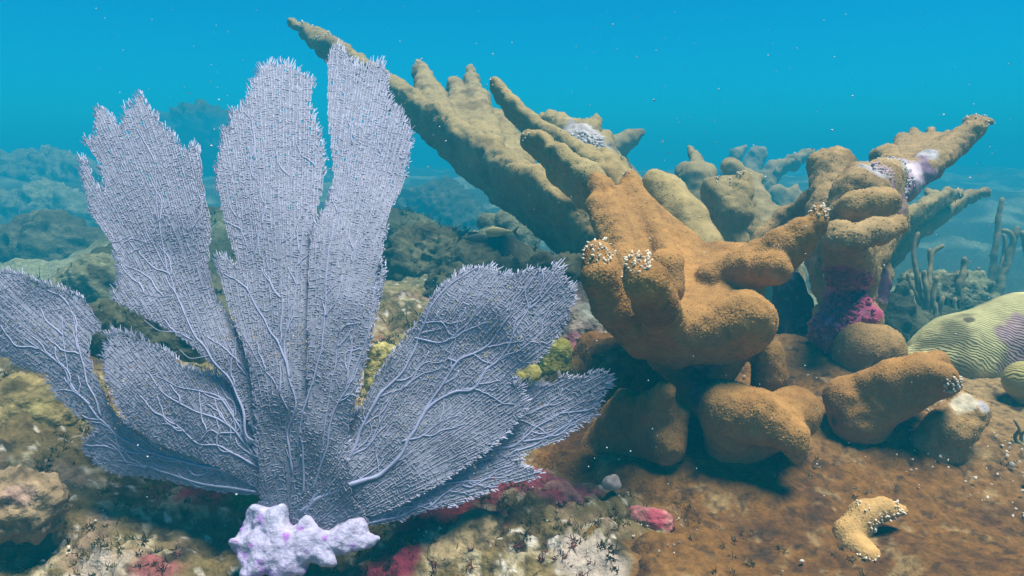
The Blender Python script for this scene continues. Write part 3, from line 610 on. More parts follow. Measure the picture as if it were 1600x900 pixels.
rock('reef_rock', 'scallop-edged stone with an ochre hollow and cream rim', 'rock', [[(915, 838, 1.05, 15), (945, 832, 1.05, 17), (965, 840, 1.05, 15)], [(930, 855, 1.03, 20), (900, 850, 1.04, 14)]], (.40, .34, .22), [(935, 834, 1.03, 24, (.24, .13, .025))], lump=.10, lump_f=40, h_px=3)
rock('reef_rock', 'ochre turfed boulder under the far left blade', 'rock', [[(30, 640, 1.35, 50), (90, 655, 1.35, 46)], [(-30, 650, 1.35, 60), (20, 680, 1.33, 50)]], (.20, .155, .06), [(60, 625, 1.28, 30, (.28, .23, .085)), (120, 670, 1.28, 26, (.07, .05, .025))], lump=.32, lump_f=20)
rock('reef_rock', 'pinkish sand-dusted rock at the left edge', 'rock', [[(10, 775, 1.02, 40), (50, 790, 1.02, 44)], [(-40, 790, 1.02, 50), (0, 800, 1.0, 40)]], (.22, .155, .085), [(30, 770, .98, 26, (.34, .22, .16))], lump=.45, lump_f=24)
for k, (lab, a) in enumerate([
    ('low greenish reef boulder beneath the far left blade tip gap', [[(170, 500, 2.1, 26), (230, 508, 2.1, 34), (300, 520, 2.1, 30)]]),
    ('pale yellow-lit rock left of the tall left blade', [[(110, 440, 2.7, 22), (160, 432, 2.7, 24), (190, 450, 2.7, 24)]]),
    ('dark weedy hump at the left edge above the far left blade', [[(10, 390, 3.2, 30), (80, 372, 3.2, 34), (140, 390, 3.2, 26)]]),
    ('hazy pale ledge at the left edge below open water', [[(0, 330, 4.4, 26), (70, 318, 4.4, 22), (130, 330, 4.4, 20)]]),
    ('faint far ledge at the left edge, highest of the ledges', [[(0, 270, 6.0, 26), (80, 262, 6.0, 22), (150, 285, 6.0, 24)]]),
    ('faint reef hump in the gap between the two tall blades', [[(270, 215, 5.6, 30), (320, 200, 5.6, 30), (370, 225, 5.6, 30)]]),
    ('dark rock in open seabed right of the tall blades', [[(640, 400, 2.7, 34), (690, 395, 2.7, 34), (730, 420, 2.6, 34)]]),
    ('pale slab lit yellow under the long sloping branch', [[(770, 352, 3.2, 10), (800, 355, 3.2, 13), (820, 372, 3.2, 14)]]),
    ('low weedy rock just above the lower right blades', [[(700, 440, 2.2, 20), (760, 425, 2.2, 22), (800, 440, 2.2, 24)]]),
    ('hazy hump of reef close right of the tall right blade', [[(650, 330, 4.2, 30), (690, 320, 4.2, 30), (720, 345, 4.0, 26)]]),
    ('teal shaded boulder beneath the root of the long sloping branch', [[(850, 430, 2.1, 28), (900, 440, 2.1, 34)]]),
    ('pale flat rock behind the sea rods', [[(1430, 440, 2.9, 16), (1480, 452, 2.9, 20), (1520, 455, 2.9, 20)]]),
    ('dark boulder behind the purple trunk', [[(1395, 500, 2.0, 30), (1420, 510, 2.0, 26)]])]):
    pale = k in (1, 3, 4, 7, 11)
    mid = a[0][len(a[0]) // 2]; td = ground_hit(mid[0], mid[1] + .7 * mid[3])[1]
    if mid[1] < 290: td = max(td, 9.0)
    a = [[(q[0], q[1], q[2] * td / mid[2], q[3]) for q in a[0]]]
    ch = a + [[(q[0], q[1] + 20, q[2] - .02, q[3] * 1.3) for q in a[0]]]
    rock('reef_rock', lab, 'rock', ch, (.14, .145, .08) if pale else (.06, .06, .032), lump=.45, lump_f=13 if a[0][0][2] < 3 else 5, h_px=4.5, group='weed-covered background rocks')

# ------------------------------------------------------------------ sea fan
FB = np.array([455., 850.])
def fan_depth(px, py, off=0.0):
    t = np.clip((830 - np.asarray(py, float)) / 780, -.1, 1.1)
    q = np.stack([np.asarray(px, float) / 170, np.asarray(py, float) / 210, np.zeros_like(np.asarray(px, float))], -1)
    return 1.02 - .045 * t + .33 * t * np.abs(t) + .022 * vnoise(q, 91) + .006 * vnoise(q * 3.1, 92) + off

BLADES = [
 ('far left drooping blade', .030, [(405, 775), (330, 768), (250, 750), (185, 742), (148, 718), (128, 692), (150, 672), (120, 648), (90, 618), (72, 588), (30, 574), (0, 556), (-40, 540), (-55, 480), (-30, 440), (10, 424), (28, 428), (60, 440), (100, 452), (128, 466), (150, 492), (161, 514), (142, 532), (146, 570), (160, 605), (178, 640), (210, 668), (250, 690), (320, 705), (400, 720)]),
 ('rounded short blade', .012, [(163, 535), (172, 518), (200, 522), (245, 540), (272, 556), (284, 570), (312, 577), (345, 588), (385, 610), (420, 650), (440, 720), (430, 775), (370, 745), (300, 715), (240, 690), (196, 656), (176, 615), (164, 575)]),
 ('tall left blade', .0, [(440, 770), (400, 690), (370, 620), (335, 575), (285, 532), (235, 502), (196, 482), (176, 466), (186, 440), (182, 405), (166, 372), (143, 335), (133, 295), (126, 246), (142, 262), (150, 290), (163, 290), (152, 252), (133, 225), (146, 214), (150, 166), (166, 172), (188, 196), (196, 172), (209, 166), (218, 144), (232, 166), (250, 190), (270, 208), (288, 238), (300, 224), (312, 236), (317, 270), (322, 310), (330, 350), (328, 400), (334, 452), (352, 490), (385, 530), (425, 580), (455, 660), (462, 770)]),
 ('tall middle blade', -.012, [(400, 640), (385, 560), (362, 500), (346, 450), (340, 402), (362, 408), (372, 420), (356, 370), (344, 325), (338, 270), (346, 222), (350, 200), (360, 200), (362, 172), (381, 162), (400, 118), (430, 98), (458, 104), (488, 128), (486, 168), (499, 210), (506, 270), (500, 318), (492, 352), (500, 400), (505, 500), (505, 640), (500, 790), (500, 826), (405, 822), (404, 770)]),
 ('tall right blade', -.022, [(478, 640), (480, 480), (486, 370), (500, 340), (513, 312), (520, 275), (513, 200), (511, 130), (515, 88), (529, 70), (545, 92), (570, 106), (590, 100), (604, 108), (606, 150), (624, 172), (640, 196), (640, 236), (632, 285), (612, 330), (602, 372), (592, 418), (586, 452), (598, 414), (602, 420), (590, 478), (578, 530), (566, 580), (552, 640), (540, 690), (552, 770), (575, 822), (480, 828), (450, 790)]),
 ('broad right blade', -.004, [(470, 790), (515, 680), (548, 655), (566, 632), (586, 592), (620, 545), (650, 505), (676, 462), (716, 428), (752, 414), (780, 426), (806, 428), (832, 420), (858, 422), (868, 411), (890, 440), (898, 466), (882, 508), (862, 538), (838, 566), (800, 592), (820, 640), (740, 720), (600, 800), (510, 815)]),
 ('low right blade', .010, [(470, 800), (600, 720), (740, 620), (800, 596), (850, 602), (880, 588), (905, 590), (932, 580), (957, 586), (942, 620), (930, 646), (900, 668), (870, 690), (828, 706), (806, 722), (842, 738), (832, 750), (790, 757), (740, 776), (700, 792), (650, 806), (600, 820), (545, 828), (490, 820)])]

RIBS = [
 [(0, [(420, 770), (356, 738), (278, 717), (222, 700), (183, 678), (128, 622), (100, 578), (78, 556), (40, 530)], 4.2, 1.2), (0, [(400, 768), (322, 755), (250, 735), (183, 719)], 3.6, 1.0), (0, [(290, 722), (230, 712), (175, 700), (150, 690)], 2.6, .8), (0, [(140, 632), (110, 600), (100, 540), (96, 500)], 2.2, .8), (0, [(158, 650), (125, 560), (118, 510), (106, 472)], 2.6, .9)],
 [(1, [(425, 750), (380, 690), (345, 655), (300, 640), (255, 615), (232, 580)], 3.2, 1.0), (1, [(390, 700), (350, 625), (312, 612), (278, 605), (244, 588)], 3, 1.0), (1, [(420, 740), (350, 700), (305, 690), (270, 660), (250, 650)], 3, .9), (1, [(360, 690), (362, 660), (382, 655)], 2, 1.2), (1, [(312, 690), (330, 670), (356, 690)], 2, 1.2)],
 [(2, [(448, 765), (410, 700), (383, 678), (381, 644), (361, 594), (328, 556), (300, 517), (278, 467), (261, 422), (234, 374), (224, 336), (220, 300)], 5.2, 1.2), (2, [(262, 428), (258, 393), (246, 330), (243, 272), (240, 230)], 2.8, .9), (2, [(300, 531), (275, 520), (250, 517), (225, 500)], 2.2, .9), (2, [(270, 462), (240, 462), (215, 455)], 2, .8), (2, [(440, 740), (420, 650), (395, 600), (372, 560), (345, 520)], 3.4, 1.1), (2, [(232, 380), (205, 372), (180, 378)], 1.8, .7), (2, [(330, 555), (300, 560), (280, 545)], 2, .8), (2, [(270, 440), (290, 380), (308, 330), (312, 290)], 1.8, .7)],
 [(3, [(462, 770), (450, 690), (461, 633), (450, 583), (447, 528), (461, 456), (466, 405), (476, 351), (488, 300), (494, 240)], 4.4, 1.0), (3, [(452, 590), (440, 545), (425, 520), (405, 490), (388, 455), (385, 425)], 4.6, 1.4), (3, [(398, 400), (407, 360), (416, 307), (429, 244), (432, 190)], 2.6, .8), (3, [(450, 640), (430, 600), (400, 560), (380, 520)], 3, 1.0), (3, [(388, 390), (372, 345), (362, 320)], 2, .8), (3, [(396, 396), (392, 330), (398, 270), (396, 230)], 1.8, .7), (3, [(440, 520), (438, 440), (442, 360), (452, 280), (455, 200)], 1.8, .6)],
 [(4, [(474, 770), (472, 650), (492, 589), (506, 511), (511, 433), (516, 385), (524, 340), (540, 290), (552, 220), (556, 160)], 4.2, 1.0), (4, [(489, 765), (511, 694), (522, 644), (544, 600), (567, 544), (583, 483), (598, 418)], 4.4, 1.4), (4, [(500, 720), (515, 620), (530, 520), (545, 440), (556, 370)], 2.8, .8), (4, [(600, 130), (604, 175), (590, 200), (572, 215)][::-1], 2, 1.2), (4, [(540, 610), (548, 540), (560, 470), (570, 400)], 2.2, .7), (4, [(606, 180), (596, 230), (590, 280)][::-1], 1.6, .8)],
 [(5, [(478, 800), (494, 783), (539, 761), (583, 747), (628, 711), (639, 683), (661, 650), (683, 625), (711, 610), (739, 606), (761, 578), (789, 550), (810, 505), (840, 470), (868, 440)], 6.0, 1.2), (5, [(470, 800), (489, 783), (522, 739), (550, 711), (567, 667), (594, 617), (628, 578), (656, 522), (672, 480), (694, 452), (730, 425), (748, 418)], 5.2, 1.6), (5, [(655, 660), (690, 600), (714, 567), (744, 550), (772, 531), (794, 494), (822, 450), (841, 424)], 3.6, 1.3), (5, [(648, 528), (690, 535), (715, 515), (738, 498), (748, 470)], 2.8, .9), (5, [(660, 505), (688, 502), (712, 506)], 2, .8), (5, [(628, 690), (660, 680), (690, 660), (720, 648)], 2.8, .8), (5, [(594, 620), (620, 610), (650, 600)], 1.8, .7), (5, [(700, 560), (718, 568)], 2.4, 2.0), (5, [(780, 560), (820, 540), (850, 520)], 2.2, .7), (5, [(545, 715), (580, 690), (600, 650), (620, 620)], 2.4, .7)],
 [(6, [(480, 812), (522, 806), (561, 792), (611, 778), (644, 761), (689, 728), (722, 708), (778, 703), (811, 692), (839, 667), (878, 644), (915, 626)], 6.6, 1.3), (6, [(644, 764), (700, 757), (756, 750), (778, 733), (800, 728)], 3.6, 1.1), (6, [(817, 690), (856, 683), (890, 664), (920, 650)], 2.6, .9), (6, [(672, 792), (690, 775), (712, 762), (740, 752)], 2.4, .9), (6, [(520, 812), (570, 818), (620, 806), (660, 790), (672, 786)], 3.4, 1.3), (6, [(650, 762), (668, 780), (676, 790)], 2.2, 1.0), (6, [(700, 722), (760, 670), (800, 640), (850, 620)], 2.0, .6), (6, [(740, 705), (800, 660), (860, 630), (900, 606)], 1.8, .6), (6, [(778, 703), (790, 715), (815, 708)], 1.6, .6)]]

LAV = np.array([.53, .525, .645]); MEM = np.array([.37, .38, .48])
fan_base = P(455, 845, 1.02)
fan = thing('sea_fan', 'large lavender sea fan with ragged upright blades on a white holdfast', 'sea fan', fan_base)

def fanP(q, off, lift=0.0):
    off = off * (.12 + .88 * sstep(70, 360, np.linalg.norm(q - FB, axis=-1)))
    return P(q[..., 0], q[..., 1], fan_depth(q[..., 0], q[..., 1], off) + lift)

for bi, (bname, off, poly) in enumerate(BLADES):
    # ragged outline
    pl = smooth_poly(np.array(poly + [poly[0]], float), 3.0)[:-1]
    tg = np.roll(pl, -1, 0) - np.roll(pl, 1, 0); nrm = np.stack([tg[:, 1], -tg[:, 0]], 1); nrm /= np.maximum(np.linalg.norm(nrm, axis=1, keepdims=True), 1e-6)
    area = .5 * np.sum(pl[:, 0] * np.roll(pl[:, 1], -1) - np.roll(pl[:, 0], -1) * pl[:, 1])
    if area < 0: nrm = -nrm
    rad = pl - FB; rl = np.linalg.norm(rad, axis=1, keepdims=True); rad = rad / rl
    face = np.clip((nrm * rad).sum(1), -.3, 1)
    jag = (3.5 * vnoise(np.stack([pl[:, 0] / 9, pl[:, 1] / 9, np.full(len(pl), bi * 7.)], -1), 93) + 3.5 * vnoise(np.stack([pl[:, 0] / 22, pl[:, 1] / 22, np.full(len(pl), bi * 3.)], -1), 94))
    pl = pl + rad * (jag * (.25 + .9 * np.clip(face, 0, 1)))[:, None]
    lo = pl.min(0); hi = pl.max(0); in_blade = Mask(pl)
    # membrane
    st = 3.5; gx = np.arange(lo[0], hi[0], st); gy = np.arange(lo[1], hi[1], st); gxx, gyy = np.meshgrid(gx, gy); gp = np.stack([gxx, gyy], -1)
    ins = in_blade(gp); kq = ins[:-1, :-1] & ins[1:, :-1] & ins[:-1, 1:] & ins[1:, 1:]
    rdist = np.linalg.norm(gp - FB, axis=-1)[:-1, :-1]
    kq &= rng.random(kq.shape) > .035 * sstep(180, 330, rdist)
    i0 = np.arange(gxx.size).reshape(gxx.shape); Q = np.stack([i0[:-1, :-1], i0[:-1, 1:], i0[1:, 1:], i0[1:, :-1]], -1)[kq]
    gj = gp + rng.normal(0, .9, gp.shape)
    used = np.unique(Q); remap = np.full(gxx.size, -1); remap[used] = np.arange(len(used))
    Vm = fanP(gj, off).reshape(-1, 3)[used]; Cm = np.broadcast_to(MEM, Vm.shape) * rng.uniform(.8, 1.2, (len(Vm), 1)); Qm = remap[Q]
    # branching net
    A, B, W = [], [], []
    NC = 2048; cidx = np.arange(NC); lev = np.where(cidx == 0, 11, np.log2(np.maximum(cidx & -cidx, 1)).astype(int))   # columns split in two as the fan widens
    c0 = 2 * math.pi * cidx / NC; rstart = 3.0 * (NC / 2.0 ** lev) / (2 * math.pi) * rng.uniform(.75, 1.2, NC); wob = rng.uniform(0, 50, NC); roff = rng.uniform(-1.9, 1.9, NC)
    prev = np.full((NC, 2), np.nan)
    for r in np.arange(24, 860, 3.9):
        act = np.where(rstart < r)[0]; sp = 2 * math.pi * r / max(len(act), 1)
        a = c0[act] + (.5 * vnoise(np.stack([act * .37, np.full(len(act), r / 42), wob[act]], -1), 95) + rng.normal(0, .07, len(act))) * sp / r
        rj = r + roff[act] + rng.normal(0, .5, len(act)); q = FB + rj[:, None] * np.stack([np.sin(a), -np.cos(a)], 1)
        m = in_blade(q); act, q = act[m], q[m]
        cur = np.full((NC, 2), np.nan); cur[act] = q
        if len(act):
            up = prev[act]; ok = ~np.isnan(up[:, 0]); A.append(up[ok]); B.append(q[ok]); W.append(np.full(ok.sum(), 1.0))
            nw = np.where(~ok)[0]                              # a new column branches off its neighbour
            for sh in (-1, 1):
                nb_ = np.clip(np.arange(len(act))[nw] + sh, 0, len(act) - 1); u2 = prev[act[nb_]]; g_ = ~np.isnan(u2[:, 0])
                g_ &= np.linalg.norm(np.nan_to_num(u2) - q[nw], axis=1) < 12
                A.append(u2[g_]); B.append(q[nw][g_]); W.append(np.full(g_.sum(), .9))
            if len(act) > 1:
                ds = np.linalg.norm(q[1:] - q[:-1], axis=1); ok = (ds < 9) & (rng.random(len(ds)) < .62)
                A.append(q[:-1][ok]); B.append(q[1:][ok]); W.append(np.full(ok.sum(), .74))
        prev = cur
    A = np.concatenate(A); B = np.concatenate(B)
    lift = rng.normal(0, .0004, len(A)) - .0002
    Rn = 1.02 / FPX
    PA, PB = fanP(A, off) + np.array([0, 1, 0]) * lift[:, None], fanP(B, off) + np.array([0, 1, 0]) * (lift + rng.normal(0, .0004, len(A)))[:, None]
    rn = rng.uniform(.8, 1.25, len(A)) * Rn * np.concatenate(W)
    Vn, Fn = prisms(PA, PB, rn, rn * .9, 3)
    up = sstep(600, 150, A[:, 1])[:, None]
    Cn = LAV * (.74 + .34 * up) * rng.uniform(.82, 1.2, (len(A), 1)); Cn = np.repeat(Cn, 6, 0)  # net colour painted lighter towards the top, imitating stronger sunlight there
    # fringe of fine twigs along the growing edge
    grow = np.where((face > .08) & (rl[:, 0] > 150))[0]
    fr = np.repeat(grow, 3); fr = fr[rng.random(len(fr)) < .85]
    p0 = pl[fr] - rad[fr] * rng.uniform(0, 6, (len(fr), 1)) + rng.normal(0, 1.2, (len(fr), 2))
    ang = rng.normal(0, .30, len(fr)); dr = rad[fr] * .8 + nrm[fr] * .45; dr /= np.linalg.norm(dr, axis=1, keepdims=True)
    dr = np.stack([dr[:, 0] * np.cos(ang) - dr[:, 1] * np.sin(ang), dr[:, 0] * np.sin(ang) + dr[:, 1] * np.cos(ang)], 1)
    clump = vnoise(np.stack([pl[fr, 0] / 11, pl[fr, 1] / 11, np.zeros(len(fr))], -1), 96)
    ln = rng.uniform(4, 9.5, len(fr)) * (1.05 + .7 * clump) * (.6 + .7 * face[fr])
    p1 = p0 + dr * ln[:, None]
    S0 = fanP(p0, off); S1 = fanP(p1, off, rng.normal(0, .003, len(fr)))
    Vs, Fs = prisms(S0, S1, 1.25 * Rn, .55 * Rn, 3)
    Cs = np.repeat(LAV * 1.15 * rng.uniform(.9, 1.15, (len(fr), 1)), 6, 0)
    nv, nn = len(Vm), len(Vm) + len(Vn)
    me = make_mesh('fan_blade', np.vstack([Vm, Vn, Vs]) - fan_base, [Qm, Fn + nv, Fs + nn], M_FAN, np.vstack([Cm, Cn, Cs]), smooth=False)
    blade = link('blade', me, fan); blade['label'] = bname
    for (_, pts, r0, r1) in RIBS[bi]:
        q = smooth_poly(np.array(pts, float), 5.0); n = len(q)
        q = q + np.stack([2.6 * vnoise(np.stack([q[:, 0] / 26, q[:, 1] / 26, np.full(n, k)], -1), 97) for k in (0., 9.)], 1) * np.minimum(np.arange(n) / 4, 1)[:, None]
        rr_ = np.linspace(r0, r1, n) * (1 + .18 * vnoise(np.stack([np.arange(n) * .5, np.zeros(n), np.full(n, q[0, 0])], -1), 98))
        Vr, Fq, Ft = tube(fanP(q, off, -.0006), rr_ * Rn * (.44 if bi in (2, 3, 4) else .66), 8)
        cr = np.array([.32, .33, .47])
        link('rib', make_mesh('rib', Vr - fan_base, [Fq, Ft], M_RIB, np.broadcast_to(cr, Vr.shape)), blade)
    # fine side veins, grown off the ribs
    vA, vF, nb = [], [], 0
    for (_, pts, r0, r1) in RIBS[bi]:
        q = smooth_poly(np.array(pts, float), 5.0)
        if len(q) < 8: continue
        for s_ in range(max(2, len(q) // (9 if bi in (5, 6, 0, 1) else 16))):
            i = rng.integers(3, len(q) - 1); dirv = q[i] - q[i - 1]; a0 = math.atan2(dirv[1], dirv[0]) + rng.choice([-1, 1]) * rng.uniform(.35, .8)
            home = math.atan2(*(q[i] - FB)[::-1]); cur = q[i].copy(); path = [cur.copy()]
            for _k in range(rng.integers(5, 14)):
                a0 += rng.normal(0, .25) + .18 * math.sin(home - a0); cur = cur + 6 * np.array([math.cos(a0), math.sin(a0)])
                path.append(cur.copy())
            path = np.array(path); m = in_blade(path)
            k = len(path) if m.all() else int(np.argmin(m))
            if k < 3: continue
            path = path[:k]; Vr, Fq, Ft = tube(fanP(path, off, -.0007), np.linspace(1.4, .8, k) * Rn, 5)
            vA.append(Vr); vF.append((Fq + nb, Ft + nb)); nb += len(Vr)
    if vA:
        o = link('side_veins', make_mesh('side_veins', np.vstack(vA) - fan_base, [np.vstack([f[0] for f in vF]), np.vstack([f[1] for f in vF])], M_RIB, np.broadcast_to(np.array([.36, .365, .50]), (nb, 3))), blade); o['kind'] = 'stuff'

# holdfast
hc = [[(402, 800, 1.01, 16), (430, 825, 1.0, 20), (445, 850, .99, 22), (450, 880, .98, 20)], [(372, 856, 1.0, 12), (405, 852, .99, 20), (440, 850, .99, 24)], [(380, 872, .98, 10), (420, 872, .98, 20), (470, 868, .98, 20)],
      [(440, 850, .99, 22), (490, 850, 1.0, 16), (530, 838, 1.0, 15), (556, 838, 1.0, 13), (575, 846, 1.0, 8)], [(430, 815, 1.02, 14), (470, 826, 1.02, 10), (505, 808, 1.03, 8), (540, 818, 1.02, 12), (552, 836, 1.0, 12)],
      [(520, 846, .99, 10), (512, 862, .98, 6)], [(545, 846, .99, 8), (540, 858, .98, 5)], [(560, 850, .99, 7), (566, 858, .98, 4)], [(375, 852, .99, 9), (362, 846, .98, 6)], [(400, 880, .97, 12), (385, 884, .97, 7)], [(450, 885, .97, 14), (470, 892, .97, 6)],
      [(395, 812, 1.01, 10), (385, 850, 1.0, 12)], [(440, 852, .985, 20), (485, 842, .985, 17), (512, 850, .985, 14), (550, 845, .99, 12)], [(430, 825, .99, 12), (434, 808, 1.0, 9), (438, 796, 1.0, 6)], [(408, 808, 1.0, 10), (404, 797, 1.0, 6)],
      [(540, 832, .99, 10), (552, 822, .995, 9), (562, 818, 1.0, 6)], [(478, 835, .99, 10), (476, 820, .995, 9), (480, 812, 1.0, 6)], [(420, 868, .975, 14), (398, 890, .965, 8), (380, 900, .96, 5)], [(480, 862, .975, 12), (505, 874, .97, 7), (522, 880, .965, 4)], [(440, 880, .97, 14), (430, 900, .96, 8)], [(575, 846, .99, 7), (590, 842, .99, 4)]]
cones = []
for c in hc:
    for a, b in zip(c[:-1], c[1:]): cones.append((P(*a[:3]), P(*b[:3]), .84 * a[3] / FPX, .84 * b[3] / FPX))
V, F = blob(cones, [], 2.4 / FPX, 17 / FPX); N = vnormals(V, F); V = V + N * (.006 * fbm(V * 40, 3, 99) + .002 * fbm(V * 140, 3, 100))[:, None]
C = np.broadcast_to(np.array([.41, .38, .51]), V.shape); C = mixc(C, (.36, .16, .50), sstep(.15, .4, fbm(V * 70, 4, 101))); C = mixc(C, (.46, .47, .60), sstep(.06, .10, V[:, 2] + .01 * fbm(V * 40, 2, 103)))
lowv = sstep(.03, -.02, V[:, 2] + .02 * fbm(V * 40, 2, 102)); C = mixc(C, (.46, .28, .62), lowv * .8)
link('holdfast', make_mesh('holdfast', V - fan_base, [F], M_HOLD, C), fan)['label'] = 'white and violet knobbly holdfast'

# ------------------------------------------------------------------ sea rods
def sea_rod(label, rods, group='sea rods behind the ridged mound'):
    if group:
        td = ground_hit(rods[0][0][0], rods[0][0][1] - 14)[1]; rods = [[(a[0], a[1], a[2] * td / rods[0][0][2], a[3]) for a in c] for c in rods]
    bs = P(*rods[0][0][:3]); root = thing('sea_rod', label, 'sea rod', bs, group)
    for c in rods:
        q = smooth_poly(np.array([[a[0], a[1], a[2], a[3]] for a in c], float), 4.0); n = len(q)
        pts = P(q[:, 0], q[:, 1], q[:, 2]) + np.stack([.006 * vnoise(np.stack([q[:, 1] / 18, np.full(n, k), np.full(n, c[-1][0])], -1), 111) for k in (0., 5., 9.)], 1)
        r = q[:, 3] * q[:, 2] / FPX * (1 + .15 * vnoise(np.stack([q[:, 1] / 4, np.zeros(n), np.full(n, c[0][0])], -1), 112))
        V, Fq, Ft = tube(pts, r, 7); C = np.broadcast_to(np.array([.24, .20, .10]), V.shape) * (1 + .4 * fbm(V * 60, 2, 113))[:, None]
        link('rod', make_mesh('rod', V - bs, [Fq, Ft], M_CORAL, C), root)
    return root
sea_rod('bushy clump of short sea rods nearest the purple trunk', [[(1448, 500, 2.3, 5), (1438, 470, 2.3, 4.5), (1432, 430, 2.3, 4), (1428, 400, 2.3, 3.5), (1436, 365, 2.3, 3)], [(1452, 500, 2.28, 5), (1446, 455, 2.28, 4.5), (1444, 425, 2.28, 4)], [(1456, 500, 2.3, 5), (1452, 450, 2.3, 4), (1456, 400, 2.32, 3.5), (1472, 382, 2.32, 3)],
  [(1460, 500, 2.27, 5), (1458, 460, 2.27, 4), (1464, 432, 2.27, 3.5)], [(1444, 502, 2.25, 5), (1428, 475, 2.25, 4), (1424, 455, 2.25, 3.5)], [(1464, 502, 2.27, 4.5), (1470, 475, 2.27, 4), (1474, 462, 2.27, 3.5)], [(1452, 500, 2.32, 4), (1450, 440, 2.34, 3.5), (1452, 388, 2.34, 3)], [(1440, 503, 2.24, 4.5), (1422, 486, 2.24, 4), (1420, 470, 2.24, 3)], [(1440, 480, 2.3, 4), (1425, 445, 2.3, 3.5), (1421, 430, 2.3, 3)]])
sea_rod('lone straight sea rod in the middle of the clumps', [[(1498, 495, 2.4, 5), (1498, 450, 2.4, 5), (1504, 420, 2.4, 4.5), (1505, 404, 2.4, 4)], [(1496, 495, 2.38, 4), (1490, 478, 2.38, 3.5), (1491, 468, 2.38, 3)]])
sea_rod('tall pale sea rod clump by the right edge', [[(1545, 485, 2.7, 6), (1548, 440, 2.7, 6), (1555, 390, 2.7, 5), (1560, 345, 2.7, 4.5), (1565, 312, 2.7, 3.5)], [(1552, 485, 2.66, 6), (1565, 440, 2.66, 6), (1578, 395, 2.66, 5), (1588, 362, 2.66, 4.5), (1590, 357, 2.66, 4)], [(1572, 415, 2.66, 5), (1582, 380, 2.66, 4.5), (1578, 362, 2.66, 4), (1568, 359, 2.66, 3.5)], [(1556, 440, 2.72, 4), (1568, 400, 2.72, 3.5), (1570, 366, 2.72, 3)], [(1540, 485, 2.72, 4), (1528, 440, 2.74, 3.5), (1528, 420, 2.74, 3)]])
sea_rod('sea rod tip leaning in at the right edge', [[(1612, 480, 2.5, 6), (1608, 420, 2.5, 5.5), (1602, 385, 2.5, 5), (1598, 362, 2.5, 4.5)], [(1618, 480, 2.5, 6), (1622, 400, 2.5, 5), (1615, 372, 2.5, 4)]])
sea_rod('little tan branching sprig on the brown crust at lower right', [[(1545, 785, 1.22, 4), (1530, 770, 1.22, 3.5), (1510, 768, 1.22, 3), (1492, 752, 1.22, 2.5), (1484, 732, 1.22, 2)], [(1530, 772, 1.22, 3), (1540, 752, 1.22, 3), (1536, 738, 1.22, 2.5)], [(1540, 780, 1.22, 3.5), (1555, 760, 1.22, 3), (1552, 742, 1.22, 2.5)], [(1536, 756, 1.22, 3), (1548, 745, 1.21, 2.5)], [(1508, 768, 1.22, 2.5), (1500, 758, 1.21, 2)], [(1545, 785, 1.2, 4), (1525, 782, 1.18, 3), (1510, 780, 1.18, 2)], [(1552, 765, 1.22, 3), (1562, 756, 1.22, 2)]], None)
sea_rod('dark branching sprig cut off by the right edge', [[(1605, 720, 1.3, 4), (1598, 700, 1.3, 3.5), (1590, 680, 1.3, 3), (1582, 655, 1.3, 2)], [(1602, 715, 1.3, 3), (1592, 706, 1.3, 2.5), (1583, 692, 1.3, 2)], [(1600, 700, 1.3, 3), (1606, 670, 1.3, 2.5), (1603, 650, 1.3, 2)]], None)

# ------------------------------------------------------------------ two small fish
def fish(label, px, py, d, ln, colr, head):
    c = P(px, py, d); L = ln * d / FPX; n = 14; t = np.linspace(0, 1, n); prof = .17 * np.sin(np.pi * t ** .75) ** .8 * (1 - .55 * t) + .012
    a = np.linspace(0, 2 * np.pi, 12, endpoint=False); V = []
    for i in range(n):
        for q in a: V.append([head * (.5 - t[i]) * L, .42 * prof[i] * L * math.cos(q), prof[i] * L * 1.25 * math.sin(q)])
    F = [[i * 12 + k, i * 12 + (k + 1) % 12, (i + 1) * 12 + (k + 1) % 12, (i + 1) * 12 + k] for i in range(n - 1) for k in range(12)]
    V += [[head * .5 * L, 0, 0], [-head * .5 * L, 0, 0]]; T = [[(k + 1) % 12, k, n * 12] for k in range(12)] + [[(n - 1) * 12 + k, (n - 1) * 12 + (k + 1) % 12, n * 12 + 1] for k in range(12)]
    root = thing('reef_fish', label, 'fish', c, 'small fish over the far seabed')
    V = np.array(V); link('body', make_mesh('fish_body', V, [np.array(F), np.array(T)], M_FISH, np.broadcast_to(np.array(colr), V.shape)), root)
    def fin(name, pts, th):
        m = len(pts); p = np.array(pts) * L; p[:, 0] *= head; W = np.vstack([p + [0, th * L, 0], p - [0, th * L, 0]]); fs = [[0, i, i + 1] for i in range(1, m - 1)] + [[m, m + i + 1, m + i] for i in range(1, m - 1)]
        link(name, make_mesh(name, W, [np.array(fs), np.array([[i, m + i, m + (i + 1) % m] for i in range(m)]), np.array([[i, m + (i + 1) % m, (i + 1) % m] for i in range(m)])], M_FISH, np.broadcast_to(np.array([.03, .03, .035]), W.shape), smooth=False), root)
    fin('tail_fin', [(-.46, 0, 0), (-.50, 0, .05), (-.72, 0, .22), (-.60, 0, 0), (-.72, 0, -.22), (-.50, 0, -.05)], .012)
    fin('dorsal_fin', [(.18, 0, .17), (.05, 0, .25), (-.25, 0, .16), (-.30, 0, .08), (0, 0, .15)], .01)
fish('small pale yellow fish with a dark forked tail under the long sloping branch', 780, 362, 2.15, 44, (.34, .30, .13), -1)
fish('small dusky fish over weedy seabed, left of its pale companion', 742, 372, 2.3, 42, (.09, .10, .07), 1)

